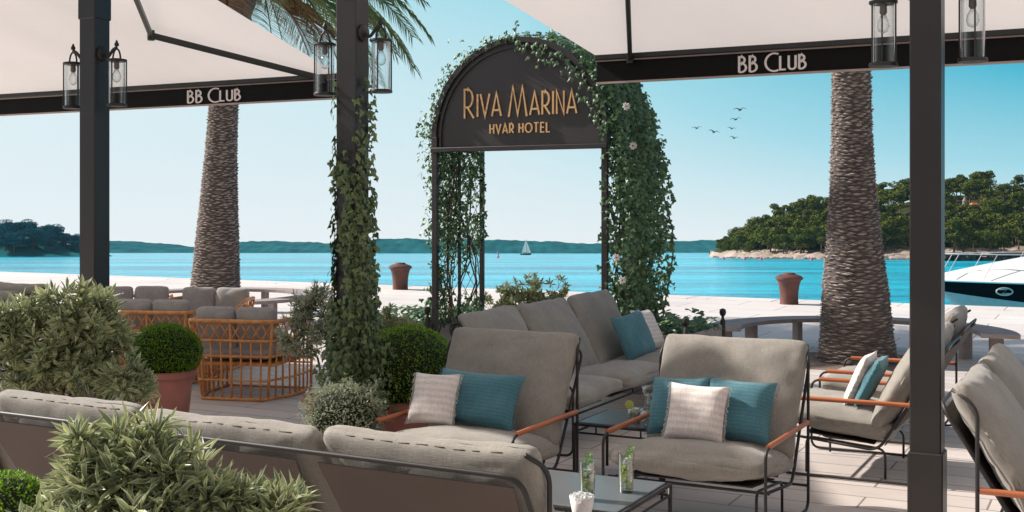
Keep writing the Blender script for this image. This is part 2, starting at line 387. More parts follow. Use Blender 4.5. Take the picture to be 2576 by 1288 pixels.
def fringe_mb(w, h, seed=0, sides=(-1, 1)):
    mb = MB(); random.seed(seed)
    for sx in sides:
        for i in range(46):
            z = -h / 2 + h * (i + .5) / 46; x = sx * w / 2 * (1 - .07 * (1 - (2 * z / h) ** 2)); l = rnd(.010, .02)
            mb.tube([(x - sx * .004, 0, z), (x + sx * l * .6, rnd(-.004, .004), z - .002), (x + sx * l, rnd(-.008, .008), z - .008)], .0014, 3)
    return mb
def leaf(mb, p, d, l, w, up=Z, fold=.25, bend=.0):
    d, a, b_ = basis(d, up); m1 = p + d * l * .45 - b_ * w * fold
    q = [p, p + d * l * .4 + a * w / 2, m1, p + d * l * .4 - a * w / 2, p + d * l - b_ * l * bend]
    mb.add(q, [(0, 2, 1), (0, 3, 2), (1, 2, 4), (2, 3, 4)])
    if mb.e is not None: mb.e += [0.1, 1, 0, 1, .55]
def ivy_leaf(mb, p, nrm, s, down=.5):
    """Three-lobed leaf lying roughly across nrm, tip hanging."""
    nrm = nrm.normalized(); t = (Vector((rnd(-.7, .7), rnd(-.7, .7), -down)) ); t = (t - nrm * t.dot(nrm))
    if t.length < 1e-3: return
    t.normalize(); a = nrm.cross(t)
    pts = [(0, 0, 0), (-.15, .30, .0), (.2, .52, -.06), (.42, .25, 0), (1, 0, -.12), (.42, -.25, 0), (.2, -.52, -.06), (-.15, -.30, 0), (.35, 0, .10)]
    q = [p + t * (x * s) + a * (y * s) + nrm * (z * s) for x, y, z in pts]
    mb.add(q, [(8, 0, 1), (8, 1, 2), (8, 2, 3), (8, 3, 4), (8, 4, 5), (8, 5, 6), (8, 6, 7), (8, 7, 0)])

def long_leaf(mb, p, d, l, w, up=Z, fold=.2, bend=.1):
    d, a, b_ = basis(d, up); f = b_ * w * fold
    q = [p, p + d * l * .3 + a * w * .42, p + d * l * .3 - f, p + d * l * .3 - a * w * .42, p + d * l * .68 + a * w * .5 - b_ * l * bend * .3, p + d * l * .68 - f - b_ * l * bend * .3, p + d * l * .68 - a * w * .5 - b_ * l * bend * .3, p + d * l - b_ * l * bend]
    mb.add(q, [(0, 2, 1), (0, 3, 2), (1, 2, 5, 4), (2, 3, 6, 5), (4, 5, 7), (5, 6, 7)])
    if mb.e is not None: mb.e += [0.1, .95, 0, .95, 1, 0, 1, .6]

# ---------------------------------------------------------------- the bay: water, quay, hills (structure)
mb = MB(); mb.add([(-9000, -60, SEA), (9000, -60, SEA), (9000, 16000, SEA), (-9000, 16000, SEA)], [(0, 1, 2, 3)])
o = mb.build('sea_water', 'water', kind='structure', label='turquoise water of the bay'); o.matrix_world = MS
QV = 20.6
g = MB(); g.add([(-70, -20, 0), (60, -20, 0), (60, 14.2, 0), (-70, 14.2, 0)], [(0, 1, 2, 3)])
o = g.build('terrace_paving', 'paving', kind='structure', label='pinkish stone plank paving under the furniture'); o.rotation_euler = (0, 0, R(-YAW))
g = MB(); g.add([(-70, 14.2, 0), (60, 14.2, 0), (60, QV - .6, 0), (-70, QV - .6, 0)], [(0, 1, 2, 3)])
o = g.build('quay_paving', 'quay_stone', kind='structure', label='pale stone quay in full sun'); o.rotation_euler = (0, 0, R(-YAW))
g = MB()
for i in range(-50, 40):
    g.box((i * 1.5, QV - .28, -.24), (1.49, .62, .5), bev=.012)
g.box((0, QV - .35, -3.3), (180, .5, 5.6))
o = g.build('quay_edge', 'quay_stone', kind='structure', label='coping stones and wall at the edge of the quay'); o.rotation_euler = (0, 0, R(-YAW))

def interp(tab, x):
    if x <= tab[0][0]: return tab[0][1]
    for (a, b_), (c, d) in zip(tab, tab[1:]):
        if x <= c: return b_ + (d - b_) * (x - a) / (c - a)
    return tab[-1][1]
def ridge(name, tab, d, depth, matn, jag, nx, label, bottom=SEA - 1, ny=10, kind='structure'):
    x0, x1 = tab[0][0], tab[-1][0]; vs = []; fs = []
    for i in range(nx + 1):
        ux = x0 + (x1 - x0) * i / nx
        for j in range(ny + 1):
            t = j / ny; dd = d + depth * t
            top = (631 - interp(tab, ux)) * (d + depth * .5) / F + 0
            h = math.sin(min(1, t * 2) * math.pi / 2) if t <= .5 else 1 - .4 * (t - .5)
            X = (ux - CX) * (d + depth * .5) / F
            z = bottom + (top - bottom) * h + (noise.noise(Vector((X * .02, dd * .03, 1))) + .6 * noise.noise(Vector((X * .07, dd * .08, 5)))) * jag * (h > .1)
            vs.append((X, dd, z))
    for i in range(nx):
        for j in range(ny): fs.append((i * (ny + 1) + j, (i + 1) * (ny + 1) + j, (i + 1) * (ny + 1) + j + 1, i * (ny + 1) + j + 1))
    o = MB().add(vs, fs).build(name, matn, kind=kind, label=label); o.matrix_world = MS; return o
ridge('far_hills', [(150, 628), (210, 616), (280, 606), (350, 608), (400, 613), (440, 621), (490, 621), (560, 615), (610, 609), (690, 606), (800, 611), (850, 612), (900, 609)], 2250, 500, 'wood_hazed', 3.0, 420, 'low wooded far hills left of the centre post')
ridge('far_hills', [(880, 626), (900, 612), (950, 601), (1030, 600), (1100, 603), (1180, 603), (1250, 604), (1330, 605), (1450, 612), (1520, 613), (1560, 620), (1600, 629)], 1900, 400, 'wood_hazed', 3.0, 420, 'low wooded far island behind the arch')
ridge('far_hills', [(1380, 628), (1500, 618), (1560, 611), (1640, 606), (1720, 606), (1800, 603), (1900, 606), (2000, 611)], 2500, 500, 'wood_hazed', 3.0, 300, 'low wooded far hills left of the peninsula')

# tree kinds for the shores
def pine_proto(seed, h, wd, mname='pine'):
    random.seed(seed); root = empty('pine_tree')
    t = MB(); pts = [(0, 0, -1.5), (rnd(-.3, .3), rnd(-.3, .3), h * .3), (rnd(-.6, .6), rnd(-.6, .6), h * .62)]; t.tube(pts, [.35, .26, .14], 6)
    for i in range(4):
        a = rnd(0, 6.28); t.tube([pts[1], (math.cos(a) * wd * .25, math.sin(a) * wd * .25, h * .6)], [.14, .06], 5)
    t.build('trunk', 'bark', root)
    c = MB()
    for b_ in range(11):
        a = rnd(0, 6.28); r = wd / 2 * rnd(.05, .72) ** .8; cz = h * rnd(.36, .86); cr_ = wd * rnd(.16, .27) * (1.15 - .4 * abs(cz / h - .6))
        cc = Vector((math.cos(a) * r, math.sin(a) * r, cz))
        for k in range(230):
            d = rdir(); d.z = d.z * .75 + .12; p = cc + Vector((d.x, d.y, d.z * .72)) * cr_ * rnd(.75, 1.05)
            n_ = (d + rdir() * .8).normalized(); _, aa, bb = basis(n_); s = rnd(.15, .38)
            c.add([p + aa * s, p + bb * s * .8, p - aa * s * .9, p - bb * s], [(0, 1, 2, 3)])
    c.build('crown', mname, root); return root
protos = [pine_proto(11 + i, h, wd) for i, (h, wd) in enumerate(((9, 8.5), (11, 8), (8, 9), (10, 10), (12, 7.5)))]
tag_names = ['rounded', 'tall', 'spreading', 'broad', 'slender']
# peninsula terrain
SIL = [(1795, 640), (1815, 622), (1850, 612), (1890, 598), (1950, 580), (2020, 556), (2090, 545), (2200, 520), (2290, 508), (2400, 490), (2500, 484), (2700, 478)]
def pen_z(ux, t):
    """height above the bay at picture column ux, t = 0 at the waterline .. 1 at the ridge"""
    top = (631 - interp(SIL, ux)) * 760 / F; base = SEA
    shelf = SEA + 3.3 * min(1, (t / .16)) if t < .16 else None
    if shelf is not None: return shelf
    q = (t - .16) / .84; return SEA + 3.3 + (top - SEA - 3.3) * math.sin(q * math.pi / 2) ** 1.1
PX0, PX1 = 1785, 2760
def pen_pt(ux, t):
    d0 = interp([(1785, 730), (1850, 655), (2000, 590), (2200, 555), (2400, 540), (2760, 530)], ux); d = d0 + (790 - d0) * t
    X = (ux - CX) * d / F; z = pen_z(ux, t); return Vector((X, d, z))
vs = []; fs = []; nx, ny = 240, 30
for i in range(nx + 1):
    for j in range(ny + 1):
        ux = PX0 + (PX1 - PX0) * i / nx; t = (j / ny) ** 1.6; p = pen_pt(ux, t)
        p.z += (noise.noise(p * .05) * 1.6 + abs(noise.noise(p * .19)) * 1.4) * (1 if t > .01 else 0); p.y += noise.noise(p * .07) * 6
        if j == 0: p.z = SEA - 1
        vs.append(p)
for i in range(nx):
    for j in range(ny): fs.append((i * (ny + 1) + j, (i + 1) * (ny + 1) + j, (i + 1) * (ny + 1) + j + 1, i * (ny + 1) + j + 1))
# split rock shelf / wooded ground
lo = [f for f in fs if (f[0] % (ny + 1)) < 11]; hi = [f for f in fs if (f[0] % (ny + 1)) >= 11]
for nm, ff, mm, lb in (('peninsula_rocks', lo, 'rock', 'pale bare rock shore of the peninsula'), ('peninsula_hill', hi, 'hill_ground', 'dry sloping ground under the pines of the peninsula')):
    o = MB().add(vs, ff).build(nm, mm, kind='structure', label=lb, smooth=nm == 'peninsula_hill'); o.matrix_world = MS
PG = 'pine trees covering the peninsula'
random.seed(5); used = set(); tp = []
for k in range(295):
    ux = rnd(1808, 2650); t = rnd(.17, 1) if k % 3 else rnd(.09, .36); tp.append((ux, t))
CAP = (('round-crowned olive pine standing on the peninsula'), ('taller pine with a high crown on the peninsula'), ('wide spreading pine on the peninsula'), ('broad bushy pine on the peninsula'), ('slim tall-crowned pine on the peninsula'))
for k, (ux, t) in enumerate(tp):
    if 2392 < ux < 2466 and 528 < 631 - pen_pt(ux, t).z * F / pen_pt(ux, t).y < 582: continue      # clearing in front of the house
    i = random.randrange(5); o = protos[i] if i not in used else copy_tree(protos[i]); used.add(i)
    p = pen_pt(ux, t); s = rnd(.8, 1.25) * (.6 if ux < 1850 else (.9 if ux < 1900 else 1.3))
    o.matrix_world = MS @ Matrix.Translation(p) @ Matrix.Rotation(rnd(0, 6.28), 4, 'Z') @ Matrix.Diagonal((s, s, s * rnd(.85, 1.1), 1))
    tag(o, CAP[i], 'tree', PG)
# shore boulders: dark stones at the waterline
random.seed(9); bo = MB()
for k in range(300):
    ux = rnd(1790, 2760); p = pen_pt(ux, rnd(0, .02)); s = rnd(.5, 1.6); _ = [bo.add([Vector((q[0], q[1], q[2] * .6)) * s * rnd(.8, 1.1) + Vector((p.x, p.y - 1.5, SEA + .1)) for q in ((1, 0, 0), (0, 1, 0), (-1, 0, 0), (0, -1, 0), (0, 0, 1), (0, 0, -1))], [(0, 1, 4), (1, 2, 4), (2, 3, 4), (3, 0, 4), (1, 0, 5), (2, 1, 5), (3, 2, 5), (0, 3, 5)])]
o = bo.build('shore_rocks', 'rock_dark', kind='stuff', label='dark wet rocks along the waterline of the peninsula'); o.matrix_world = MS
# left island
ILS = [(-140, 606), (-40, 600), (60, 603), (120, 612), (170, 625), (215, 637), (240, 645)]
vs = []; fs = []; nx = 80; ny = 8
def isl_pt(ux, t):
    d = 790 + 90 * t; top = (631 - interp(ILS, ux)) * 835 / F
    return Vector(((ux - CX) * 835 / F, d, SEA - .5 + (top + 9 * 0 - SEA) * math.sin(min(t * 1.6, 1) * math.pi / 2)))
for i in range(nx + 1):
    for j in range(ny + 1):
        p = isl_pt(-140 + 380 * i / nx, j / ny); p.z += noise.noise(p * .06) * 1.2 * (j > 0); vs.append(p)
for i in range(nx):
    for j in range(ny): fs.append((i * (ny + 1) + j, (i + 1) * (ny + 1) + j, (i + 1) * (ny + 1) + j + 1, i * (ny + 1) + j + 1))
o = MB().add(vs, fs).build('island_hill', 'wood_hazed', kind='structure', label='small wooded island at the far left', smooth=True); o.matrix_world = MS
fp = [pine_proto(40 + i, h, wd, 'pine_hazed') for i, (h, wd) in enumerate(((11, 10), (9, 11)))]
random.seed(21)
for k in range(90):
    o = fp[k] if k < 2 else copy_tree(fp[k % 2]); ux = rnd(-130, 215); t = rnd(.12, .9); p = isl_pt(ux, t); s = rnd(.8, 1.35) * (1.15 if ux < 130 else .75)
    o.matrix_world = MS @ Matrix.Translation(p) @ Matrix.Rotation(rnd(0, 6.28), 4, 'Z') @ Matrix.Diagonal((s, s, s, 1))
    tag(o, ('blue-green pine on the hazy island at the far left', 'wide pine coloured haze-blue on the hazy island at the far left')[k % 2], 'tree', 'pines on the left island')
# house on the hill
def house():
    r = empty('house', label='pale house with an orange roof among the hillside pines', cat='house')
    b_ = MB(); b_.box((0, 0, 2.5), (9, 6, 7)); b_.build('wall', 'plaster', r)
    f = MB(); f.add([(-5, -3.5, 6), (5, -3.5, 6), (5, 3.5, 6), (-5, 3.5, 6), (-4.2, 0, 8.3), (4.2, 0, 8.3)], [(0, 1, 5, 4), (1, 2, 5), (2, 3, 4, 5), (3, 0, 4), (3, 2, 1, 0)]); f.build('roof', 'roof_orange', r)
    for x in (-2.6, 0, 2.6):
        q = MB(); q.box((x, -3.03, 3.2), (1.1, .1, 1.6)); q.build('window', 'window_dark', r)
    return r
def on_slope(ux, y):
    """point of the peninsula's slope seen at picture column ux, height y"""
    for i in range(101):
        q = pen_pt(ux, .16 + .84 * i / 100)
        if 631 - q.z * F / q.y < y: break
    return q - Vector((0, 6, 0))
hz = house(); p = on_slope(2442, 530); hz.matrix_world = MS @ Matrix.Translation(p) @ Matrix.Rotation(R(20), 4, 'Z') @ Matrix.Scale(.52, 4)
t = MB(); t.box((0, 0, 0), (9, 2, 3)); t.box((0, -.2, 1.8), (9.6, 2.6, .4))
o = t.build('retaining_wall', 'plaster', label='pale retaining wall on the hillside left of the orange-roofed house', cat='wall'); o.matrix_world = MS @ Matrix.Translation(on_slope(2408, 545) + Vector((0, 0, .5)))
t = MB()
t.lathe([(2.2, -3), (2.2, 5), (2.4, 5.1), (2.4, 5.5), (1.4, 7.5), (.1, 9.5)], 12)
o = t.build('stone_turret', 'plaster', label='pale pointed turret on the hillside above the retaining wall', cat='tower'); o.matrix_world = MS @ Matrix.Translation(on_slope(2418, 526) + Vector((0, 0, 1))) @ Matrix.Scale(.6, 4)
# breakwater behind the yacht
random.seed(3); t = MB()
for k in range(260):
    x = rnd(0, 60); s = rnd(.6, 1.5); t.box((x, rnd(-2, 2), rnd(-.5, 1.2)), (s * 1.6, s * 1.3, s), Matrix.Rotation(rnd(0, 3), 3, 'Z') @ Matrix.Rotation(rnd(-.4, .4), 3, 'X'))
t.box((30, 0, 1.8), (62, 4.5, .5))
o = t.build('breakwater', 'rock_dark', label='dark stone breakwater behind the moored yacht', cat='breakwater'); o.matrix_world = MS @ Matrix.Translation((S(2340, 650, 480).x, 480, SEA + .4))

# ---------------------------------------------------------------- boats, buoys, birds
sb = empty('sailboat', label='small white sailboat under sail seen through the arch', cat='boat')
h = MB(); n = 12
sec = []
for i in range(n + 1):
    t = i / n; x = -5.5 + 11 * t; wd = 1.6 * math.sin(min(1, (1 - t) * 1.8) * math.pi / 2) * (.75 + .25 * min(1, t * 4)); sec.append([(x, -wd, 1.2 + .3 * t), (x, -wd * .8, 0), (x, 0, -.6), (x, wd * .8, 0), (x, wd, 1.2 + .3 * t)])
vs = [p for s_ in sec for p in s_]; fs = [(i * 5 + j, i * 5 + j + 1, i * 5 + j + 6, i * 5 + j + 5) for i in range(n) for j in range(4)] + [(i * 5, i * 5 + 5, i * 5 + 9, i * 5 + 4) for i in range(n)] + [(0, 1, 2, 3, 4)]
h.add(vs, fs).build('hull', 'hull_black', sb)
c = MB(); c.box((-1, 0, 1.6), (4.5, 1.8, .8), bev=.1); c.build('cabin', 'white_paint', sb)
c = MB(); c.tube([(.3, 0, 1), (.3, 0, 16)], .12, 6); c.tube([(.3, 0, 2.4), (-4.6, 0, 2.3)], .1, 6); c.build('mast', 'chrome', sb)
def sail(pts):
    a, b_, c_ = [Vector(q) for q in pts]; m = MB(); vs = []; k = 8; ids = {}
    for i in range(k + 1):
        for j in range(k + 1 - i):
            u_, v_ = i / k, j / k; p = a + (b_ - a) * u_ + (c_ - a) * v_; p.y -= .8 * math.sin(math.pi * min(1, u_ + v_)) * (1 - u_ * .5) * .6; ids[i, j] = len(vs); vs.append(p)
    fs = []
    for i in range(k):
        for j in range(k - i):
            fs.append((ids[i, j], ids[i + 1, j], ids[i, j + 1]))
            if j < k - i - 1: fs.append((ids[i + 1, j], ids[i + 1, j + 1], ids[i, j + 1]))
    return m.add(vs, fs)
sail([(.1, 0, 2.6), (.1, 0, 15.3), (-4.5, 0, 2.6)]).build('mainsail', 'sail', sb)
sail([(5.2, 0, 1.6), (.5, 0, 14), (.8, 0, 2)]).build('jib', 'sail', sb)
sb.matrix_world = MS @ Matrix.Translation(S(1323, 641, 1180) * 1) @ Matrix.Rotation(R(18), 4, 'Z')
def put_sea(o, x, y, s=1):
    d = 4 * F / (y - 631); o.matrix_world = MS @ Matrix.Translation(((x - CX) * d / F, d, SEA)) @ Matrix.Scale(s, 4)
m = MB(); m.lathe([(.9, -.4), (.9, .5), (.35, .8), (.28, 2.6), (.45, 2.7), (.3, 3.3), (.02, 3.5)], 12); o = m.build('channel_marker', 'buoy_pink', label='thin red channel marker left of the sailboat', cat='buoy'); put_sea(o, 1253, 648)
m = MB(); m.lathe([(.02, -.5), (.5, -.3), (.72, .1), (.62, .55), (.3, .85), (.1, .95), (.08, 1.2), (.02, 1.22)], 14)
bu = m.build('mooring_buoy', 'buoy_pink'); first = True
for x, y, lb in ((1664, 650.5, 'leftmost pink mooring buoy, just right of the arch vines'), (1694, 650.5, 'pink mooring buoy second from the arch vines'), (1820, 652, 'pink mooring buoy off the rocky tip of the peninsula'), (1873, 652.5, 'pink mooring buoy second from the tip of the peninsula'), (1914, 654, 'pink mooring buoy third from the tip of the peninsula'), (2041, 655, 'pink mooring buoy just left of the right palm trunk')):
    o = bu if first else copy_tree(bu); first = False; tag(o, lb, 'buoy', 'pink mooring buoys on the water'); put_sea(o, x, y, 1)
def bird(x, y, span_px, tilt, flap, lb):
    d = 60; root = empty('bird', label=lb, cat='bird', group='birds flying over the bay'); s = span_px * d / F
    mb_ = MB()   # body with wings: one continuous mesh
    prof = [(-.5, .01), (-.42, .05), (-.25, .075), (0, .09), (.22, .07), (.34, .045), (.42, .05), (.48, .03), (.56, .004)]
    n_ = 8; vs = []; fs = []
    for px_, r_ in prof:
        for j in range(n_): t_ = 2 * math.pi * j / n_; vs.append((math.cos(t_) * r_, px_ * .8, math.sin(t_) * r_))
    for i in range(len(prof) - 1):
        for j in range(n_): fs.append((i * n_ + j, i * n_ + (j + 1) % n_, (i + 1) * n_ + (j + 1) % n_, (i + 1) * n_ + j))
    mb_.add([Vector(q) * .5 for q in vs], fs)
    for sg in (-1, 1):
        st = [(0.02, .12, .02), (.25, .11, .02 + flap * .55), (.55, .07, .02 + flap * .75), (.8, .05, .02 + flap * .55), (1, .0, flap * .3)]
        q = []
        for i, (a, ch, z_) in enumerate(st):
            q += [(sg * a, ch + .06 * (i in (1, 2)), z_), (sg * a, -ch, z_ - .012), (sg * a, ch * .3, z_ + .02)]
        mb_.add([Vector((p_[0] * .5, p_[1] * .7, p_[2])) for p_ in q], [f for i in range(4) for f in ((i * 3, i * 3 + 2, i * 3 + 5, i * 3 + 3), (i * 3 + 2, i * 3 + 1, i * 3 + 4, i * 3 + 5), (i * 3 + 1, i * 3, i * 3 + 3, i * 3 + 4))])
    mb_.add([(0, -.15, 0), (.05, -.27, 0), (-.05, -.27, 0), (0, -.2, .01)], [(0, 1, 3), (0, 3, 2), (1, 2, 3)])
    o_ = mb_.build('body', 'bird', root); root.location = W(x, y, d); root.scale = (s, s, s); root.rotation_euler = (R(-8), R(tilt), R(25))
for a in ((1862, 277, 40, -4, .16, 'topmost bird of the small flock over the water'), (1851, 301, 34, -8, .14, 'second highest bird of the flock, below the topmost one'), (1841, 324, 26, 4, .15, 'bird in the middle of the right-hand column of the flock'), (1847, 348, 28, 6, .20, 'lowest bird of the flock'), (1796, 333, 34, 8, .18, 'bird between the far left one and the right-hand column of the flock'), (1753, 323, 30, -5, .17, 'leftmost bird of the flock')): bird(*a)
# yacht
def yacht():
    r = empty('motor_yacht', label='white and black motor yacht moored at the quay, bow to the left', cat='boat')
    L_ = 15.0; n = 30; lv = {'top': [], 'band': [], 'low': [], 'keel': []}
    def half(t): return 2.1 * math.sin(min(1, t * 2.3) * math.pi / 2) ** .8
    def x_at(t, z): return L_ * t + (1 - t) ** 6 * (-z) * .95          # raked stem: lower points start further aft
    zt = lambda t: .0 + .02 * t; zb = lambda t: -.26 - .32 * min(1, t * 5) ** .8; zl = lambda t: -2.1
    rows = []
    for i in range(n + 1):
        t = (i / n) ** 1.7; w_ = half(t)
        rows.append([(x_at(t, zt(t)), w_, zt(t)), (x_at(t, zb(t)), w_ * .93, zb(t)), (x_at(t, -1.3), w_ * .62, -1.3), (x_at(t, -2.6), w_ * .28, -2.6), (x_at(t, -3.2), 0, -3.2)])
    def strip(a, b_):
        m = MB()
        for sg in (-1, 1):
            vs = [(x, sg * y, z) for rr in rows for (x, y, z) in (rr[a:b_ + 1])]; k = b_ - a + 1
            m.add(vs, [(i * k + j, (i + 1) * k + j, (i + 1) * k + j + 1, i * k + j + 1) for i in range(n) for j in range(k - 1)])
        e = rows[-1][a:b_ + 1]; vs = [(x, -y, z) for x, y, z in e] + [(x, y, z) for x, y, z in e[::-1]]; m.add(vs, [tuple(range(len(vs)))]); return m
    strip(0, 1).build('hull_band', 'hull_black', r, smooth='auto'); strip(1, 4).build('lower_hull', 'hull_grey_warmed', r, smooth='auto')
    m = MB(); k = 9; vs = []
    for i in range(n + 1):
        t = (i / n) ** 1.7; w_ = half(t) * 1.015; x = L_ * t; rise = .62 * min(1, t * 5.2) ** .9 + .9 * max(0, min(1, (t - .22) * 4))
        for j in range(k):
            a = -1 + 2 * j / (k - 1); vs.append((x - .05, a * w_, zt(t) + .004 + rise * (1 - abs(a) ** 3.2) + .10 * (abs(a) < .99)))
    fs = [(i * k + j, i * k + j + 1, (i + 1) * k + j + 1, (i + 1) * k + j) for i in range(n) for j in range(k - 1)]; m.add(vs, fs); m.build('deck', 'white_paint', r, smooth=True)
    m = MB()
    for sg in (-1, 1): m.tube([(L_ * t - .06, sg * (half(t) * 1.02 + .01), .03) for t in [(i / 20) ** 1.7 for i in range(21)]], .035, 6)
    m.build('gunwale', 'white_paint', r, smooth=True)
    for sg in (-1, 1):
        m = MB(); top = [(L_ * t + .1, sg * half(t) * .92, .75 + .12 * t) for t in (.01, .04, .1, .18, .28, .4)]; m.tube(top, .014, 6)
        for q in top[1:]: m.tube([(q[0] - .35, q[1], .12), q], .009, 5)
        m.build('rail', 'chrome', r)
    m = MB(); m.box((8.8, 0, 2.1), (6, 3, 1.6), bev=.3); m.build('cabin', 'white_paint', r)
    m = MB(); m.add([(4.2, -1.3, 1.5), (4.2, 1.3, 1.5), (6.2, 1.3, 2.7), (6.2, -1.3, 2.7)], [(0, 1, 2, 3)]); m.build('windscreen', 'window_dark', r)
    # emblem on the black band: oval ring with a swept stroke
    e = MB(); ex = 1.72; yy = -(half(ex / L_) * 1.0 + .055)
    q = [(ex + .20 * math.cos(a), yy - .02 * math.cos(a), -.21 + .095 * math.sin(a)) for a in [i * math.pi / 16 for i in range(32)]]; e.tube(q, .022, 6, closed=True)
    e.tube([(ex - .13, yy, -.15), (ex + .06, yy - .01, -.155), (ex - .07, yy, -.26), (ex + .13, yy - .01, -.265)], .02, 6); e.build('emblem', 'chrome', r)
    return r
ya = yacht(); ya.location = W(2338, 706, 33); ya.rotation_euler = (0, 0, R(-9))

# ---------------------------------------------------------------- posts, lanterns, awnings
PW = .14
def uv_post(t): return Vector((1.95, 5.6, 0)) - U * t
posts = [(5.34, 'dark metal post at the left, nearest the big variegated bush'), (3.25, 'dark metal post in the middle, overgrown with ivy'), (0.0, 'dark metal post at the right, between the armchair and the sofa')]
postpos = []
for t, lb in posts:
    p = uv_post(t); postpos.append(p); r = empty('awning_post', p, -YAW, label=lb, cat='post', group='dark metal posts under the awnings')
    m = MB(); m.box((0, 0, 1.9), (PW, PW, 3.8), bev=.006); m.build('shaft', 'post', r)
    m = MB(); m.box((0, 0, .23), (PW + .018, PW + .018, .46), bev=.006); m.box((0, 0, .012), (PW + .1, PW + .1, .024), bev=.004); m.build('foot_sleeve', 'post', r)
    m = MB(); m.box((0, 0, 3.33), (PW + .014, PW + .014, .94), bev=.006); m.build('top_sleeve', 'post', r)
def lantern(p, sg, lb):
    """hanging cylinder lantern on an arm, sg = +-1 side of the post (along the paving grid)"""
    r = empty('wall_lantern', p, -YAW if sg > 0 else 180 - YAW, label=lb, cat='lantern', group='glass lanterns on the awning posts'); x0 = PW / 2; a = .2
    m = MB(); m.lathe([(.052, 0), (.052, .012), (.045, .02), (.02, .024)], 24); m.xf(Matrix.Translation((x0, 0, 2.63)) @ Matrix.Rotation(R(90), 4, 'Y')); m.build('backplate', 'frame', r, smooth='auto')
    m = MB(); m.tube(smooth_path([(x0 + .02, 0, 2.63), (x0 + .05, 0, 2.60), (a - .03, 0, 2.655), (a, 0, 2.665)], .03), .010, 8); m.lathe([(.001, 0), (.014, .004), (.016, .018), (.009, .028), (.006, .04), (.001, .045)], 12, (a, 0, 2.67)); m.build('arm', 'frame', r, smooth='auto')
    m = MB(); m.tube([(a + .034 * math.cos(t), .0, 2.585 + .07 * math.sin(t)) for t in [math.pi * i / 12 for i in range(13)]], .006, 6); m.build('handle', 'frame', r, smooth=True)
    m = MB(); m.lathe([(.004, 2.588), (.04, 2.59), (.066, 2.585), (.067, 2.575), (.062, 2.57), (.004, 2.572)], 32, (a, 0, 0)); m.build('cap', 'frame', r, smooth='auto')
    m = MB(); m.lathe([(.004, 2.292), (.064, 2.29), (.068, 2.28), (.066, 2.272), (.004, 2.27)], 32, (a, 0, 0)); m.build('base', 'frame', r, smooth='auto')
    m = MB()
    for q in (45, 165, 285): m.tube([(a + .062 * math.cos(R(q)), .062 * math.sin(R(q)), 2.28), (a + .062 * math.cos(R(q)), .062 * math.sin(R(q)), 2.58)], .0042, 6)
    m.build('cage', 'frame', r)
    m = MB(); m.lathe([(.055, 2.292), (.055, 2.571)], 32, (a, 0, 0), closed=True); m.build('glass_cylinder', 'glass', r, smooth=True)
    m = MB(); m.lathe([(.016, 2.575), (.018, 2.53), (.012, 2.52)], 16, (a, 0, 0)); m.build('socket', 'bulb_socket', r, smooth='auto')
    m = MB(); m.lathe([(.012, 2.52), (.026, 2.49), (.03, 2.465), (.022, 2.44), (.002, 2.43)], 20, (a, 0, 0)); m.build('bulb', 'glass', r, smooth=True)
for p, nm in zip(postpos, ('left', 'middle', 'right')):
    for sg, sd_ in ((-1, 'left'), (1, 'right')):
        lb = {'left': 'dark lantern on the %s side of the left post', 'middle': 'dark lantern on the %s side of the ivy-covered middle post', 'right': 'large glass lantern on the %s side of the right post'}[nm] % sd_
        lantern(p, sg, lb)

# lettering built from strokes
def arc(cx, cy, rx, ry, a0, a1, n=12): return [(cx + rx * math.cos(R(a0 + (a1 - a0) * i / n)), cy + ry * math.sin(R(a0 + (a1 - a0) * i / n))) for i in range(n + 1)]
GL = {
 'I': (.06, [[(.03, 0), (.03, 1)]]),
 'L': (.34, [[(.03, 1), (.03, 0), (.34, 0)]]),
 'V': (.48, [[(.0, 1), (.24, 0), (.48, 1)]]),
 'A': (.48, [[(0, 0), (.24, 1), (.48, 0)], [(.07, .26), (.41, .26)]]),
 'N': (.42, [[(.03, 0), (.03, 1), (.39, 0), (.39, 1)]]),
 'M': (.72, [[(0, 0), (.17, 1), (.36, .06), (.55, 1), (.72, 0)]]),
 'R': (.42, [[(.03, 0), (.03, 1), (.16, 1)] + arc(.16, .69, .21, .31, 90, -90) + [(.03, .38)], [(.15, .38), (.42, 0)]]),
 'H': (.44, [[(.03, 0), (.03, 1)], [(.41, 0), (.41, 1)], [(.03, .5), (.41, .5)]]),
 'O': (.66, [arc(.33, .5, .32, .48, 90, 450, 26)]),
 'T': (.44, [[(.0, 1), (.44, 1)], [(.22, 1), (.22, 0)]]),
 'E': (.36, [[(.36, 1), (.03, 1), (.03, 0), (.36, 0)], [(.03, .5), (.32, .5)]]),
 'B': (.40, [[(.03, 0), (.03, 1), (.14, 1)] + arc(.14, .78, .17, .22, 90, -90) + [(.03, .56)], [(.14, .56)] + arc(.14, .28, .24, .28, 90, -90) + [(.03, 0)]]),
 'C': (.52, [arc(.42, .5, .40, .52, 62, 298, 20)]),
 'U': (.44, [[(.03, 1)] + arc(.22, .22, .19, .22, 180, 360) + [(.41, 1)]]),
}
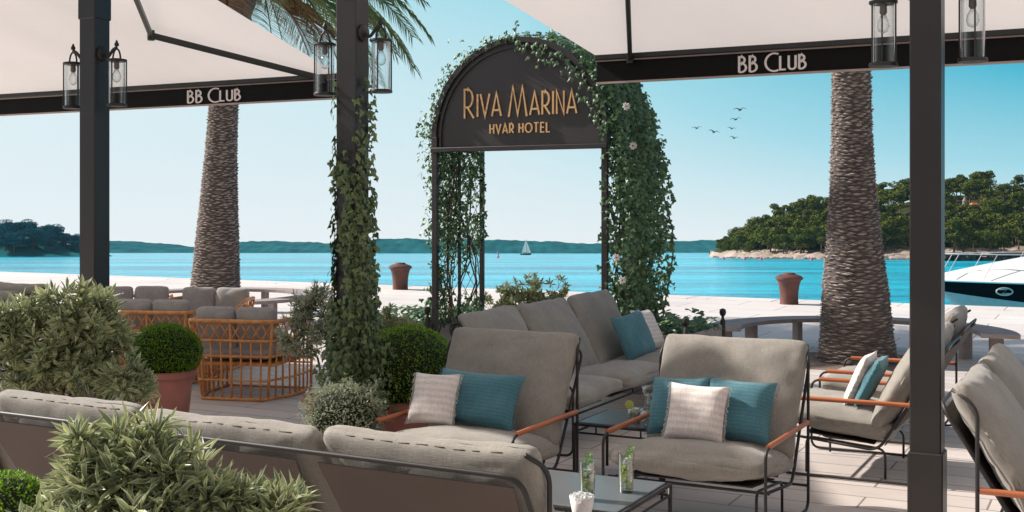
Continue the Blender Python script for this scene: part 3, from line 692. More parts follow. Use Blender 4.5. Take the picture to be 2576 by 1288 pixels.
def text_mb(runs, sw, depth, track=.10):
    """runs: [(char, height, drop)]; flat-faced strokes in the xz plane facing -y; returns mesh and width."""
    m = MB(); x = 0
    for ch, h, drop in runs:
        if ch == ' ': x += .32 * h; continue
        wd, st = GL[ch]
        for poly in st:
            pts = [Vector((x + a * h, 0, b_ * h - drop)) for a, b_ in poly]
            closed = (pts[0] - pts[-1]).length < 1e-5
            L_, R_ = [], []
            k = len(pts)
            for i, p in enumerate(pts):
                d0 = (pts[i] - pts[i - 1]).normalized() if i > 0 else ((pts[0] - pts[-2]).normalized() if closed else None)
                d1 = (pts[i + 1] - pts[i]).normalized() if i < k - 1 else ((pts[1] - pts[0]).normalized() if closed else None)
                d0 = d0 or d1; d1 = d1 or d0
                n0 = Vector((-d0.z, 0, d0.x)); n1 = Vector((-d1.z, 0, d1.x)); nn = (n0 + n1)
                if nn.length < .3: nn = n0
                nn.normalize(); c = max(.35, nn.dot(n0)); o_ = nn * (sw / 2 / c)
                L_.append(p + o_); R_.append(p - o_)
            vs = []
            for a, b_ in zip(L_, R_): vs += [a, b_, a + Vector((0, depth, 0)), b_ + Vector((0, depth, 0))]
            fs = []
            for i in range(k - 1):
                q = i * 4; fs += [(q, q + 1, q + 5, q + 4), (q + 2, q + 6, q + 7, q + 3), (q, q + 4, q + 6, q + 2), (q + 1, q + 3, q + 7, q + 5)]
            if not closed: fs += [(0, 2, 3, 1), ((k - 1) * 4, (k - 1) * 4 + 1, (k - 1) * 4 + 3, (k - 1) * 4 + 2)]
            # keep crossing strokes from sharing a plane
            off = -.0006 * st.index(poly); m.add([v + Vector((0, off, 0)) for v in vs], fs)
        x += wd * h + track * h
    return m, x
def fit(m, w_, x0, x1):
    s = (x1 - x0) / w_; m.v = [(x0 + v[0] * s, v[1], v[2]) for v in m.v]; return m

FB = Vector((.697, 9.87, 0))                       # left end of the right valance; local x runs along U
def t_on(base, ux):
    k = (ux - CX) / F; return (k * base.y - base.x) / (U.x - k * U.y)
def awning(name_lb, base, t0, t1, slope, depth, tx, arms):
    r = empty('retractable_awning', base, -YAW, label=name_lb, cat='awning', group='cream awnings over the terrace')
    zb = 2.62; wd = t1 - t0; mid = (t0 + t1) / 2
    m = MB(); m.box((mid, .02, zb + .10), (wd, .008, .17)); va = m.build('valance', 'valance', r)
    m = MB(); m.box((mid, .01, zb + .222), (wd + .02, .07, .055), bev=.008); m.build('front_bar', 'bar', r)
    m = MB(); m.box((mid, .014, zb + .190), (wd + .01, .03, .010)); m.box((mid, .018, zb + .009), (wd + .01, .022, .016)); m.build('edge_trim', 'trim', r)
    nx, ny = 40, 24; vs = []
    for i in range(nx + 1):
        for j in range(ny + 1):
            x = t0 + wd * i / nx; t = j / ny; y = -depth * t; z = zb + .235 + slope * depth * t
            z -= .02 * math.sin(t * math.pi) + .010 * math.sin(x * 5.1 + 2 * t) * math.sin(t * math.pi); vs.append((x, y, z))
    m = MB().add(vs, [(i * (ny + 1) + j, (i + 1) * (ny + 1) + j, (i + 1) * (ny + 1) + j + 1, i * (ny + 1) + j + 1) for i in range(nx) for j in range(ny)]); m.build('canopy', 'awning_fabric', r, smooth=True)
    tm, tw = text_mb([(c, h * .12, d * .12) for c, h, d in (('B', 1, 0), ('B', 1, 0), (' ', .8, 0), ('C', 1.1, .02), ('L', .88, -.03), ('U', .88, -.03), ('B', .88, -.03))], .0135, .004, .14)
    x0, x1 = t_on(base, tx[0]), t_on(base, tx[1]); fit(tm, tw, x0, x1); tm.v = [(a, b_ + .008, c + zb + .038) for a, b_, c in tm.v]
    tm.build('lettering', 'lettering', va)
    zf = lambda y: zb + .235 + slope * (-y) - .02 * math.sin(-y / depth * math.pi) - .07
    for pts in arms:
        m = MB(); q = [(x, y, zf(y) if y < -.01 else zb + .20) for x, y in pts]
        for a, b_ in zip(q, q[1:]):
            a, b_ = Vector(a), Vector(b_); d = b_ - a; an = math.atan2(d.y, d.x); mm = Matrix.Rotation(an, 3, 'Z') @ Matrix.Rotation(-math.atan2(d.z, math.hypot(d.x, d.y)), 3, 'Y')
            m.box((a + b_) / 2, (d.length + .02, .035, .055), mm, bev=.006)
        for a in q[1:]: m.lathe([(.032, -.045), (.034, 0), (.032, .045)], 12, a)
        m.build('folding_arm', 'bar', r)
    return r
awning('cream retractable awning over the right half of the terrace, black valance lettered in pink', FB, 0, 9.0, .135, 7.2, (1857, 2033), [[(2.2, -5.0), (.3, 0)], [(6.5, -5.5), (6.9, -2.8), (8.8, 0)]])
LB = Vector((-1.68, 11.25, 0))
awning('cream retractable awning over the left half of the terrace, bent arm at its right end', LB, -9.0, .05, .275, 4.2, (470, 608), [[(0, -2.75), (-1.044, -1.297), (-.12, 0)], [(-8, -4.1), (-6.6, -1.9), (-8.8, 0)]])

# ---------------------------------------------------------------- arch with sign and climbers
AB = Vector((-.72, 11.2, 0)); AW, AD = 1.72, .92; ZB = 2.15
ar = empty('garden_arch', AB, -YAW, label='dark metal arch with a half-round hotel sign and leafy climbers', cat='arch')
for x in (0, AW):
    for y in (0, AD):
        m = MB(); m.box((x, y, 1.1 + .06 * (y == 0)), (.055 if y == 0 else .04, .045, 2.2), bev=.004); m.build('upright', 'arch_metal', ar)
m = MB()
for x in (0, AW):
    m.box((x, AD * .5, 1.08), (.02, .03, 2.1))
m.build('middle_upright', 'arch_metal', ar)
rim_r = AW / 2; ZS = ZB + .10
def arch_curve(r, y, n=40, zs=None):
    return [(AW / 2 - r * math.cos(math.pi * i / n), y, (zs or ZS) + r * 1.0 * math.sin(math.pi * i / n)) for i in range(n + 1)]
# sign face
fr = [(0.0, .02, ZB)] + arch_curve(rim_r - .01, .02) + [(AW, .02, ZB)]
n_ = len(fr); m = MB(); m.add([Vector(p) for p in fr] + [Vector(p) + Vector((0, .03, 0)) for p in fr], [tuple(range(n_)), tuple(range(n_, 2 * n_))[::-1]] + [(i, (i + 1) % n_, n_ + (i + 1) % n_, n_ + i) for i in range(n_)])
sgn = m.build('sign_panel', 'sign_face', ar)
m = MB()
for y, r_, wd in ((-.012, rim_r + .012, .05), (.0, rim_r - .05, .022)):
    inn, ou = arch_curve(r_ - wd / 2, y), arch_curve(r_ + wd / 2, y)
    inn = [(inn[0][0], y, ZB)] + inn + [(inn[-1][0], y, ZB)]; ou = [(ou[0][0], y, ZB)] + ou + [(ou[-1][0], y, ZB)]
    k = len(inn); dd = .06 if wd > .04 else .02
    vs = [Vector(p) for p in inn] + [Vector(p) for p in ou] + [Vector(p) + Vector((0, dd, 0)) for p in inn] + [Vector(p) + Vector((0, dd, 0)) for p in ou]
    fs = []
    for i in range(k - 1): fs += [(i, i + 1, k + i + 1, k + i), (2 * k + i, 3 * k + i, 3 * k + i + 1, 2 * k + i + 1), (k + i, k + i + 1, 3 * k + i + 1, 3 * k + i), (i, 2 * k + i, 2 * k + i + 1, i + 1)]
    m.add(vs, fs)
m.box((AW / 2, .0, ZB - .012), (AW + .06, .09, .04), bev=.004); m.build('rim', 'arch_metal', ar, smooth='auto')
m = MB(); m.tube(arch_curve(rim_r, AD), .018, 6)
for i in range(1, 10):
    a = math.pi * i / 10; x = AW / 2 - rim_r * math.cos(a); z = ZS + rim_r * math.sin(a); m.tube([(x, .05, z), (x, AD, z)], .007, 5)
m.tube([(0, 0, ZB), (0, AD, ZB)], .014, 6); m.tube([(AW, 0, ZB), (AW, AD, ZB)], .014, 6); m.build('vault', 'arch_metal', ar)
for x in (0, AW):
    m = MB(); st = .115
    zc = .5
    while zc < ZB - .05:      # diamond lattice between the uprights
        for y0, y1 in ((.03, AD * .5 - .015), (AD * .5 + .015, AD - .03)):
            for a, b_ in ((y0, (y0 + y1) / 2), ((y0 + y1) / 2, y1)):
                z1 = min(zc + st * 1.7, ZB); m.tube([(x, a, zc), (x, b_, z1)], .0035, 4); m.tube([(x, b_, zc), (x, a, z1)], .0035, 4)
        zc += st * 1.7
    m.tube([(x, 0, .5), (x, AD, .5)], .01, 5); m.build('trellis', 'arch_metal', ar)
tm, tw = text_mb([(c, h, d) for c, h, d in (('R', .268, .0), ('I', .208, -.012), ('V', .208, -.012), ('A', .208, -.012), (' ', .18, 0), ('M', .27, 0), ('A', .205, -.01), ('R', .205, -.01), ('I', .205, -.01), ('N', .205, -.01), ('A', .205, -.01))], .017, .012, .13)
tA = lambda ux: t_on(AB, ux)
fit(tm, tw, tA(1166), tA(1456)); tm.v = [(a, b_ + .004, c + 2.425) for a, b_, c in tm.v]; tm.build('large_lettering', 'gold', sgn)
tm, tw = text_mb([(c, .085, 0) for c in 'HVAR HOTEL'], .0115, .010, .2); fit(tm, tw, tA(1231), tA(1387)); tm.v = [(a, b_ + .006, c + 2.278) for a, b_, c in tm.v]; tm.build('small_lettering', 'gold', sgn)

def climber(name, label, cat_, stems, leaves, lsize, mname='ivy', flowers=()):
    r = empty(name, label=label, cat=cat_)
    for pts, rad in stems: MB().tube(pts, rad, 5).build('stem', 'twig', r)
    l = MB()
    for p, nr in leaves: ivy_leaf(l, p, nr, lsize * rnd(.6, 1.25))
    l.build('foliage', mname, r)
    for p in flowers:
        f = MB()
        for k in range(9):
            a = k * 2.4; rr = .012 + .003 * k; d = Vector((math.cos(a), -.6, math.sin(a))); leaf(f, p + d * .006, d, .034, .03, Vector((0, -1, 0)), .3, .2)
        f.build('blossom', 'petal', r)
    return r
AM = Matrix.Translation(AB) @ Matrix.Rotation(R(-YAW), 4, 'Z')
def A(x, y, z): return AM @ Vector((x, y, z))
def AN(x, y, z): return (AM.to_3x3() @ Vector((x, y, z)))
random.seed(31); lv = []; st = []
# right side: thick curtain from the arch shoulder to the planter
for k in range(9):
    x = AW + rnd(-.02, .22); y = rnd(0, AD + .1); pts = [A(x + .06 * math.sin(i * .9 + k) + rnd(-.02, .02), y + .05 * math.sin(i * 1.3 + k * 2), .4 + i * .25) for i in range(8)]; st.append((pts, .008))
for k in range(7200):
    z = rnd(.62, 3.0); y = rnd(-.05, AD + .15); th = .16 + .15 * math.sin((z - .5) * 1.9) * .6 + .05 * noise.noise(Vector((y * 3, z * 3, 0)))
    if z > 2.2: th *= max(.25, 1 - (z - 2.3) * .9)
    gap = noise.noise(Vector((y * 4.5, z * 2.2, 3.3)))
    if gap > .22 and z < 2.0: continue
    if z < 2.0 and random.random() < .22 * (y < .25): continue
    x = AW + rnd(-.04, th * .85 + .07) if z < 2.25 else AW / 2 + (rim_r + rnd(-.02, th)) * math.sqrt(max(0, 1 - ((z - ZS) / (rim_r * 1.18)) ** 2)) + rnd(-.05, .05)
    lv.append((A(x, y, z), AN(rnd(-.4, 1), rnd(-1.2, .1), rnd(-.2, .8))))
for k in range(900):       # trailing sprays further out on the right
    c = random.choice(((.20, .1, 1.9), (.18, .5, 1.25), (.25, .3, 1.6), (.16, .3, .95), (.22, .5, 2.1)))
    lv.append((A(AW + c[0] * rnd(.55, 1.08), c[1] + rnd(-.15, .15), c[2] + rnd(-.28, .28)), AN(rnd(-.4, 1), rnd(-1.2, .1), rnd(-.2, .8))))
# over the vault: sparse on the left shoulder, thicker to the right
for k in range(2600):
    q = random.random() ** .7; a = math.pi * (1 - (1 - q) * .98); t = 1 - a / math.pi
    a = math.pi * (.04 + .96 * random.random() ** .55)
    th = .05 + .10 * (a / math.pi) + .05 * max(0, noise.noise(Vector((a * 6, 0, 0)))); rr = rim_r + rnd(.0, th); y = rnd(.02, AD)
    lv.append((A(AW / 2 - rr * math.cos(a), y, ZS + rr * math.sin(a)), AN(-math.cos(a) + rnd(-.5, .5), rnd(-1, .2), math.sin(a) + rnd(-.3, .5))))
for k in range(14):         # upright shoots on the crown of the arch
    a = math.pi * rnd(.12, .72); bx, bz = AW / 2 - rim_r * math.cos(a), ZS + rim_r * math.sin(a); y = rnd(.1, .8); d = Vector((-math.cos(a) * .6 + rnd(-.3, .3), rnd(-.2, .2), .9)); ln = rnd(.1, .22)
    st.append(([A(bx, y, bz), A(bx + d.x * ln, y, bz + ln * .9)], .003))
    for i in range(7): lv.append((A(bx + d.x * ln * i / 6 + rnd(-.02, .02), y + rnd(-.02, .02), bz + ln * i / 6 + .02), AN(rnd(-1, 1), -1, rnd(0, 1))))
# a few leaves spilling over the right part of the sign
for k in range(90):
    a = math.pi * rnd(.5, .97); rr = rim_r - abs(random.gauss(0, .07)); lv.append((A(AW / 2 - rr * math.cos(a), -.03, ZS + rr * math.sin(a)), AN(rnd(-.3, .3), -1, rnd(0, .5))))
fl = [W(1575, 268, 10.25), W(1592, 367, 10.35), W(1550, 648, 10.3), W(1565, 705, 10.2), W(1575, 655, 10.6), W(1607, 545, 10.6), W(1480, 112, 10.6)]
climber('climbing_rose', 'dense green climber with white blossoms hanging over the right of the arch', 'climber', st, lv, .046, 'ivy', fl)
lv = []; st = []
for k in range(7):
    x = rnd(-.06, .06); y = .08 + .12 * k; pts = [A(x + .05 * math.sin(i * 1.1 + k), y + .05 * math.sin(i * 1.7 + k * 2), .4 + i * .23) for i in range(8)]; st.append((pts, .008))
    st.append(([p + Vector((rnd(-.04, .04), 0, 0)) for p in pts], .005))
for k in range(3600):
    z = rnd(.5, 2.2); y = rnd(-.0, AD); g_ = noise.noise(Vector((y * 7, z * 1.6, 8)))
    if g_ > .0 and z < 1.9: continue
    lv.append((A(rnd(-.07, .06), y, z), AN(rnd(-1, 1), rnd(-1.2, .1), rnd(-.2, .8))))
for k in range(1100):        # outside of the left upright and shoulder
    z = 1.25 + 1.35 * random.random() ** .8; x = -.03 - abs(random.gauss(0, .075)) + (.0 if z < 2.3 else (z - 2.3) * .35); lv.append((A(x, rnd(0, .5), z), AN(rnd(-1, .2), rnd(-1.2, .1), rnd(-.2, .8))))
for k in range(1700):
    a = math.pi * rnd(.0, .5); rr = rim_r + .01 + abs(random.gauss(0, .085)) * (1.3 - a / 1.6) * (1 + .8 * noise.noise(Vector((a * 5, 3, 0)))); lv.append((A(AW / 2 - rr * math.cos(a), rnd(-.03, .6), ZS + rr * math.sin(a)), AN(rnd(-1, .2), rnd(-1.2, .1), rnd(-.2, .8))))
for c in ((-.12, 1.35), (-.10, .95), (-.07, .8), (-.13, .72)):
    for k in range(14): lv.append((A(c[0] + rnd(-.05, .05), rnd(0, .2), c[1] + rnd(-.12, .12)), AN(rnd(-1, .2), rnd(-1.2, .1), rnd(-.2, .8))))
climber('climbing_ivy', 'leafy climber threaded through the left trellis of the arch', 'climber', st, lv, .042, 'ivy')
# planters at the feet of the arch
def planter(x0, x1, lb):
    r = empty('planter_box', A((x0 + x1) / 2, AD / 2, 0), -YAW, label=lb, cat='planter', group='grey planter boxes of the arch'); hw, hd = (x1 - x0) / 2, AD / 2 + .06
    m = MB(); hgt = .52
    for sx in (-1, 1): m.box((sx * (hw - .015), 0, hgt / 2), (.03, hd * 2, hgt))
    for sy in (-1, 1): m.box((0, sy * (hd - .015), hgt / 2), (hw * 2 - .062, .03, hgt))
    m.box((0, 0, .2), (hw * 2 - .07, hd * 2 - .07, .3)); m.build('box', 'stone_bench', r)
    for sx in (-1, 1):
        for sy in (-1, 1):
            m = MB(); m.lathe([(.024, 0), (.024, .56), (.014, .58), (.012, .60), (.026, .615), (.032, .64), (.026, .665), (.001, .675)], 14, (sx * (hw + .0), sy * hd, 0)); m.build('finial', 'frame', r, smooth='auto')
    m = MB(); m.add([(-hw + .04, -hd + .04, .47), (hw - .04, -hd + .04, .47), (hw - .04, hd - .04, .47), (-hw + .04, hd - .04, .47)], [(0, 1, 2, 3)]); m.build('soil', 'soil', r)
    l = MB()
    for k in range(520):
        p = Vector((rnd(-hw, hw), rnd(-hd, hd), .50 + abs(random.gauss(0, .06)))); ivy_leaf(l, p, Vector((rnd(-.6, .6), rnd(-.9, .2), 1)), rnd(.05, .10))
    l.build('ground_ivy', 'ivy', r)
planter(-.64, -.05, 'grey planter box at the left foot of the arch'); planter(AW + .04, AW + .76, 'grey planter box with black ball finials at the right foot of the arch')

# ivy on the middle post
random.seed(77); pm = Matrix.Translation(postpos[1]) @ Matrix.Rotation(R(-YAW), 4, 'Z'); lv = []; st = []
for k in range(5):
    a = rnd(0, 6.28); st.append(([pm @ Vector((.085 * (1 if math.cos(a + i) > 0 else -1), rnd(-.08, .0), .3 + i * .24)) for i in range(9)], .004))
n_tot = 5200
for k in range(n_tot):
    z = .42 + 1.95 * random.random() ** 1.3; dens = 1 if z < 1.3 else max(.2, 1 - (z - 1.3) * 1.1)
    if random.random() > dens: continue
    th = .012 + max(0, .045 * (1.4 - z) / 1.0) + .03 * (z < .8) ; side = random.random()
    o_ = PW / 2 + abs(random.gauss(0, 1)) * (th * .8 + .012)
    if side < .34: p, nr = Vector((rnd(-.1, .1), -o_, z)), Vector((rnd(-.4, .4), -1, rnd(0, .6)))
    elif side < .62: p, nr = Vector((o_, rnd(-.1, .1), z)), Vector((1, rnd(-.7, .3), rnd(0, .6)))
    elif side < .9: p, nr = Vector((-(PW / 2 + (o_ - PW / 2) * .5), rnd(-.1, .1), z)), Vector((-1, rnd(-.8, .2), rnd(0, .6)))
    else: p, nr = Vector((rnd(-.1, .1), o_, z)), Vector((0, 1, .3))
    if side < .34 and noise.noise(Vector((p.x * 9, z * 3, 2))) > .12 + (1.2 - z) * .25: continue
    lv.append((pm @ p, pm.to_3x3() @ nr))
climber('climbing_ivy', 'ivy climbing the middle post, thickest near the ground', 'climber', st, lv, .040, 'ivy_post')

# ---------------------------------------------------------------- lounge furniture
def tubes(paths, r, n=8):
    m = MB()
    for p in paths: m.tube(p, r, n)
    return m
def lounge(name, label, n, loc, rz, group, cat_, bh=.66, stitch=False, seed=0, sw=.82, soft=0):
    r = empty(name, loc, rz, label=label, cat=cat_, group=group); Wd = n * sw; hw = Wd / 2; ax = hw + .005
    for i, sx in enumerate((-1, 1)):
        x = sx * ax
        m = MB(); m.tube(smooth_path([(x, .36, .46), (x, -.44, .46), (x, -.44, .012), (x, .36, .012), (x, .36, .80), (x - sx * .03, .46, .86)], .06, 6), .0082, 8); m.build('side_frame', 'frame', r, smooth=True)
        m = MB(); m.tube([(x, -.39, .466), (x, .35, .466)], .0135, 10); m.build('armrest', 'arm_wood', r, smooth='auto')
    ix = hw - .05
    m = tubes([smooth_path([(sx * (ix - .03), -.30, .01), (sx * (ix - .03), -.30, .225), (sx * (ix - .03), .16, .185), (sx * (ix - .03), .16, .01)], .05, 5) for sx in (-1, 1)] + [smooth_path([(-ax, -.37, .24), (ax, -.37, .24)]), [(-ax, .36, .13), (ax, .36, .13)]], .0075); m.build('seat_frame', 'frame', r, smooth=True)
    bx = hw - .02
    m = MB(); m.tube(smooth_path([(-bx, -.36, .235), (-bx, .13, .185), (-bx, .50, .80), (bx, .50, .80), (bx, .13, .185), (bx, -.36, .235)], .07, 7), .0085, 8); m.build('back_frame', 'frame', r, smooth=True)
    for i in range(n):
        cx = -hw + sw * (i + .5); m = MB(); g_ = .045
        def P_(x, t, off): return (cx + x, .15 + .345 * t + off * .85, .205 + .565 * t - off * .5)
        e0, e1 = sw / 2 - .10, sw / 2 - .045
        vs = [P_(-e0, 0, 0), P_(e0, 0, 0), P_(e1, 1, 0), P_(-e1, 1, 0), P_(-e0, 0, .006), P_(e0, 0, .006), P_(e1, 1, .006), P_(-e1, 1, .006)]
        m.add(vs, [(0, 3, 2, 1), (4, 5, 6, 7), (0, 1, 5, 4), (1, 2, 6, 5), (2, 3, 7, 6), (3, 0, 4, 7)]); m.build('back_sling', 'sling', r)
        m = MB(); m.box((cx, -.105, .226), (sw - .20, .40, .006), Matrix.Rotation(R(-5.5), 3, 'X')); m.build('seat_sling', 'sling', r)
        c = cushion(sw - .015, .68, .20, puff=.40, seed=seed + i, wr=.012, k=12); c.xf(Matrix.Translation((cx, -.125, .325)) @ Matrix.Rotation(R(-7), 4, 'X')); c.build('seat_cushion', 'fabric', r, smooth=True)
        c = cushion(sw - .012, bh, .19, puff=.45 + .15 * soft, seed=seed + 10 + i, wr=.007 + .006 * soft, n=22, k=22 - 12 * soft, pinch=.018 + .02 * soft); mt = Matrix.Translation((cx, .272, .600 + (bh - .66) / 2)) @ Matrix.Rotation(R(62 - 3 * ((seed + i) % 2)), 4, 'X') @ Matrix.Rotation(R(180), 4, 'Z'); c.xf(mt); nf = len(c.f)
        if stitch:
            m = c; bt = BVHTree.FromPolygons([Vector(v_) for v_ in c.v], c.f); YS = 1 if (mt.to_3x3() @ Vector((0, 1, 0))).z > 0 else -1
            for k in range(9):
                xx = -sw / 2 + .09 + (sw - .2) * (k + .3) / 9; ln = rnd(.025, .06); q = []
                for a_ in (0, .5, 1):
                    o0 = mt @ Vector((xx + ln * a_, 0, 0)); hit = bt.ray_cast(o0, (mt.to_3x3() @ Vector((0, YS, -.06))).normalized())[0]; q.append(hit)
                if all(h_ is not None for h_ in q): m.tube(q, .0022, 5)
        bc = c.build('back_cushion', 'fabric', r, smooth=True)
        if len(c.f) > nf:
            bc.data.materials.append(MATS['sling'])
            for q_ in bc.data.polygons[nf:]: q_.material_index = 1
    return r
LG = 'grey lounge armchairs'
YV = -YAW
chD = lounge('lounge_armchair', 'grey lounge armchair right of centre facing the camera, teal and white pillows', 1, (1.03, 6.18, 0), -28, LG, 'armchair', seed=1)
chA = lounge('lounge_armchair', 'grey lounge armchair in the centre in front of the far sofa, white and teal pillows', 1, (-.17, 6.50, 0), -27, LG, 'armchair', seed=2)
chC = lounge('lounge_armchair', 'grey lounge armchair seen from its side, just left of the right post', 1, (2.19, 7.34, 0), YV - 90, LG, 'armchair', seed=3)
chF = lounge('lounge_armchair', 'grey lounge armchair behind the side-on one, back showing right of the right post', 1, (2.72, 8.46, 0), YV - 90, LG, 'armchair', seed=4)
sofE = lounge('lounge_sofa', 'grey lounge sofa cut by the right edge of the photo', 2, (2.56, 5.35, 0), 90 + YV, 'grey lounge sofas', 'sofa', seed=5)
sofB = lounge('lounge_sofa', 'grey three-seat sofa in front of the arch, teal pillow at its far end', 3, (.605, 9.01, 0), 90 + YV, 'grey lounge sofas', 'sofa', seed=8, bh=.66, sw=.89, soft=1)
# front sofa: its back to the camera; right end of the rail at picture column 1355
RS = Vector((.085, 3.60, 0)); cs = RS - U * (1.64 - .02) + V * .46
sofF = lounge('lounge_sofa', 'long grey sofa in the foreground seen from behind', 4, cs, 178 + YV, 'grey lounge sofas', 'sofa', seed=12, stitch=True, bh=.635)
chG = lounge('lounge_armchair', 'grey lounge armchair at the far left edge behind the big bush', 1, G(40, 10.6), 160, LG, 'armchair', seed=6)
chH = lounge('lounge_armchair', 'grey lounge armchair behind the big bush, left of the left post', 1, G(140, 11.6), 150, LG, 'armchair', seed=7)

def place(root, local, lean=0, yaw=0, roll=0):
    """world matrix of something resting on furniture, from the furniture's own frame"""
    M = Matrix.Translation(root.location) @ Matrix.Rotation(root.rotation_euler[2], 4, 'Z')
    return M @ Matrix.Translation(local) @ Matrix.Rotation(R(yaw), 4, 'Z') @ Matrix.Rotation(R(-lean), 4, 'X') @ Matrix.Rotation(R(roll), 4, 'Y')
def put_pillow(root, local, w_, h_, matn, lb, lean=26, yaw=0, roll=0, seed=0, t=.13):
    r = empty('scatter_pillow', label=lb, cat='pillow', group='scatter pillows on the lounge seats'); pillow(w_, h_, t, seed).build('cover', matn, r, smooth=True); [fringe_mb(w_, h_, seed + q, (q,)).build('fringe', matn, r) for q in (-1, 1)]
    r.matrix_world = place(root, local, lean, yaw, roll)
put_pillow(chD, (-.16, -.03, .565), .33, .32, 'pillow_teal', 'teal fringed pillow left of the white one on the armchair right of centre', 27, -3, -4, seed=1)
put_pillow(chD, (.15, -.015, .565), .36, .33, 'pillow_teal', 'teal pillow right of the white one on the armchair right of centre', 28, 3, 2, seed=9)
put_pillow(chD, (-.03, -.14, .555), .31, .30, 'pillow_white', 'square white pillow on the armchair right of centre', 23, 2, 1, seed=2)
put_pillow(chA, (-.02, -.015, .56), .52, .31, 'pillow_teal', 'wide teal pillow behind the white one on the centre armchair', 28, 0, 1.5, seed=3)
put_pillow(chA, (-.22, -.13, .56), .27, .29, 'pillow_white', 'square white pillow at the left of the centre armchair', 24, 4, -1, seed=4)
put_pillow(chC, (.1, .04, .55), .32, .32, 'pillow_teal', 'teal pillow against the back of the side-on armchair', 27, 0, 0, seed=5, t=.08)
put_pillow(chC, (.07, -.03, .56), .32, .33, 'pillow_white', 'white pillow in front of the teal one on the side-on armchair', 24, 0, 2, seed=6, t=.08)
put_pillow(sofB, (1.10, -.03, .58), .38, .36, 'pillow_white', 'white pillow at the far end of the sofa before the arch', 26, 0, 4, seed=7)
put_pillow(sofB, (.70, -.07, .57), .41, .38, 'pillow_teal', 'square teal pillow at the far end of the sofa before the arch', 24, -14, -7, seed=8)

def coffee_table(corner, lu, lv_, zt, lb, top='table_top'):
    """corner = far right corner on the paving grid; extends lu along -U and lv_ along -V"""
    r = empty('coffee_table', corner, YV, label=lb, cat='table', group='low coffee tables with dark frames')
    m = MB(); m.box((-lu / 2, -lv_ / 2, zt - .008), (lu - .03, lv_ - .03, .016), bev=.003); m.build('table_top', top, r)
    m = MB()
    for a, b_ in (((0, 0), (-lu, 0)), ((-lu, 0), (-lu, -lv_)), ((-lu, -lv_), (0, -lv_)), ((0, -lv_), (0, 0))):
        m.tube([(*a, zt - .012), (*b_, zt - .012)], .009, 8); m.tube([(*a, zt - .06), (*b_, zt - .06)], .006, 6)
    for x in (-lu * .25, -lu * .75):
        for y in (0, -lv_): m.tube([(x, y, zt - .06), (x, y, zt - .012)], .005, 6)
    m.build('apron_frame', 'frame', r, smooth=True)
    for x in (0, -lu):
        for y in (0, -lv_): m = MB(); m.tube([(x, y, 0), (x, y, zt - .01)], .010, 8); m.build('leg', 'frame', r, smooth=True)
    return r
TZ = .35
coffee_table((.72, 5.43, 0), .95, .62, TZ, 'low dark coffee table in the foreground with two tall drinks')
coffee_table((1.08, 7.15, 0), .55, .5, TZ, 'low dark coffee table between the far sofa and the armchair, carafe on top')

def drink(p, lb, h=.165, rr=.036, mint=True):
    r = empty('tall_drink', p, rnd(0, 90), label=lb, cat='glass', group='tall mint drinks on the front table')
    m = MB(); m.lathe([(rr * .84, 0), (rr * .9, .004), (rr, h), (rr - .0025, h), (rr * .82, .016), (.001, .014)], 28); m.build('tumbler', 'glass', r, smooth='auto')
    m = MB(); m.lathe([(.001, .016), (rr * .80, .018), (rr * .92, h * .80), (.001, h * .80)], 24); m.build('liquid', 'drink', r, smooth='auto')
    m = MB()
    for k in range(9): s = rnd(.011, .017); m.box((rnd(-.012, .012), rnd(-.012, .012), .03 + h * .75 * k / 9), (s, s, s), Matrix.Rotation(rnd(0, 3), 3, 'X') @ Matrix.Rotation(rnd(0, 3), 3, 'Z'), bev=.002)
    m.build('ice_cube', 'ice', r)
    m = MB()
    for k in range(3):
        c = Vector((rnd(-.012, .012), -.012 + .008 * k, .03 + k * .035)); q = Matrix.Rotation(rnd(0, 3), 3, 'Z') @ Matrix.Rotation(R(80), 3, 'X'); m.add([c + q @ Vector((.019 * math.cos(t), .019 * math.sin(t), z_)) for z_ in (0, .004) for t in [i * math.pi / 8 for i in range(16)]], [tuple(range(16)), tuple(range(16, 32))[::-1]] + [(i, (i + 1) % 16, 16 + (i + 1) % 16, 16 + i) for i in range(16)])
    m.build('lime_slice', 'lime', r)
    m = MB()
    for k in range(16):
        z_ = h * .78 + .004 * k; a = k * 2.4; leaf(m, Vector((.008 + .0012 * k, 0, z_)), Vector((math.cos(a), math.sin(a), .7)), .026, .017, fold=.25, bend=.1)
    for k in range(9): leaf(m, Vector((rnd(-.02, .02), rnd(-.02, .02), rnd(.03, .11))), rdir(), .024, .016)
    m.build('mint_sprig', 'mint', r); return r
random.seed(4)
drink((G(1575, 5.24) + Vector((0, 0, TZ))), 'tall mint drink on the right of the two on the front table', .17)
drink((G(1478, 5.10) + Vector((0, 0, TZ))), 'tall mint drink on the left of the two on the front table', .165)
r = empty('frosted_bowl', G(1464, 4.86) + Vector((0, 0, TZ)), label='white ruffled cup of crushed ice in front of the left drink', cat='cup')
m = MB(); m.lathe([(.036, 0), (.04, .01), (.052, .075), (.048, .075), (.036, .012), (.001, .012)], 24); m.build('cup', 'napkin', r, smooth=True)
m = MB(); random.seed(6)
for k in range(150):
    a = rnd(0, 6.28); q = rnd(0, 1) ** .5; s = rnd(.004, .009); m.box((math.cos(a) * q * .047, math.sin(a) * q * .047, .07 + .012 * (1 - q) + rnd(0, .008)), (s, s, s), Matrix.Rotation(rnd(0, 3), 3, 'X') @ Matrix.Rotation(rnd(0, 3), 3, 'Z'))
m.build('crushed_ice', 'ice', r)
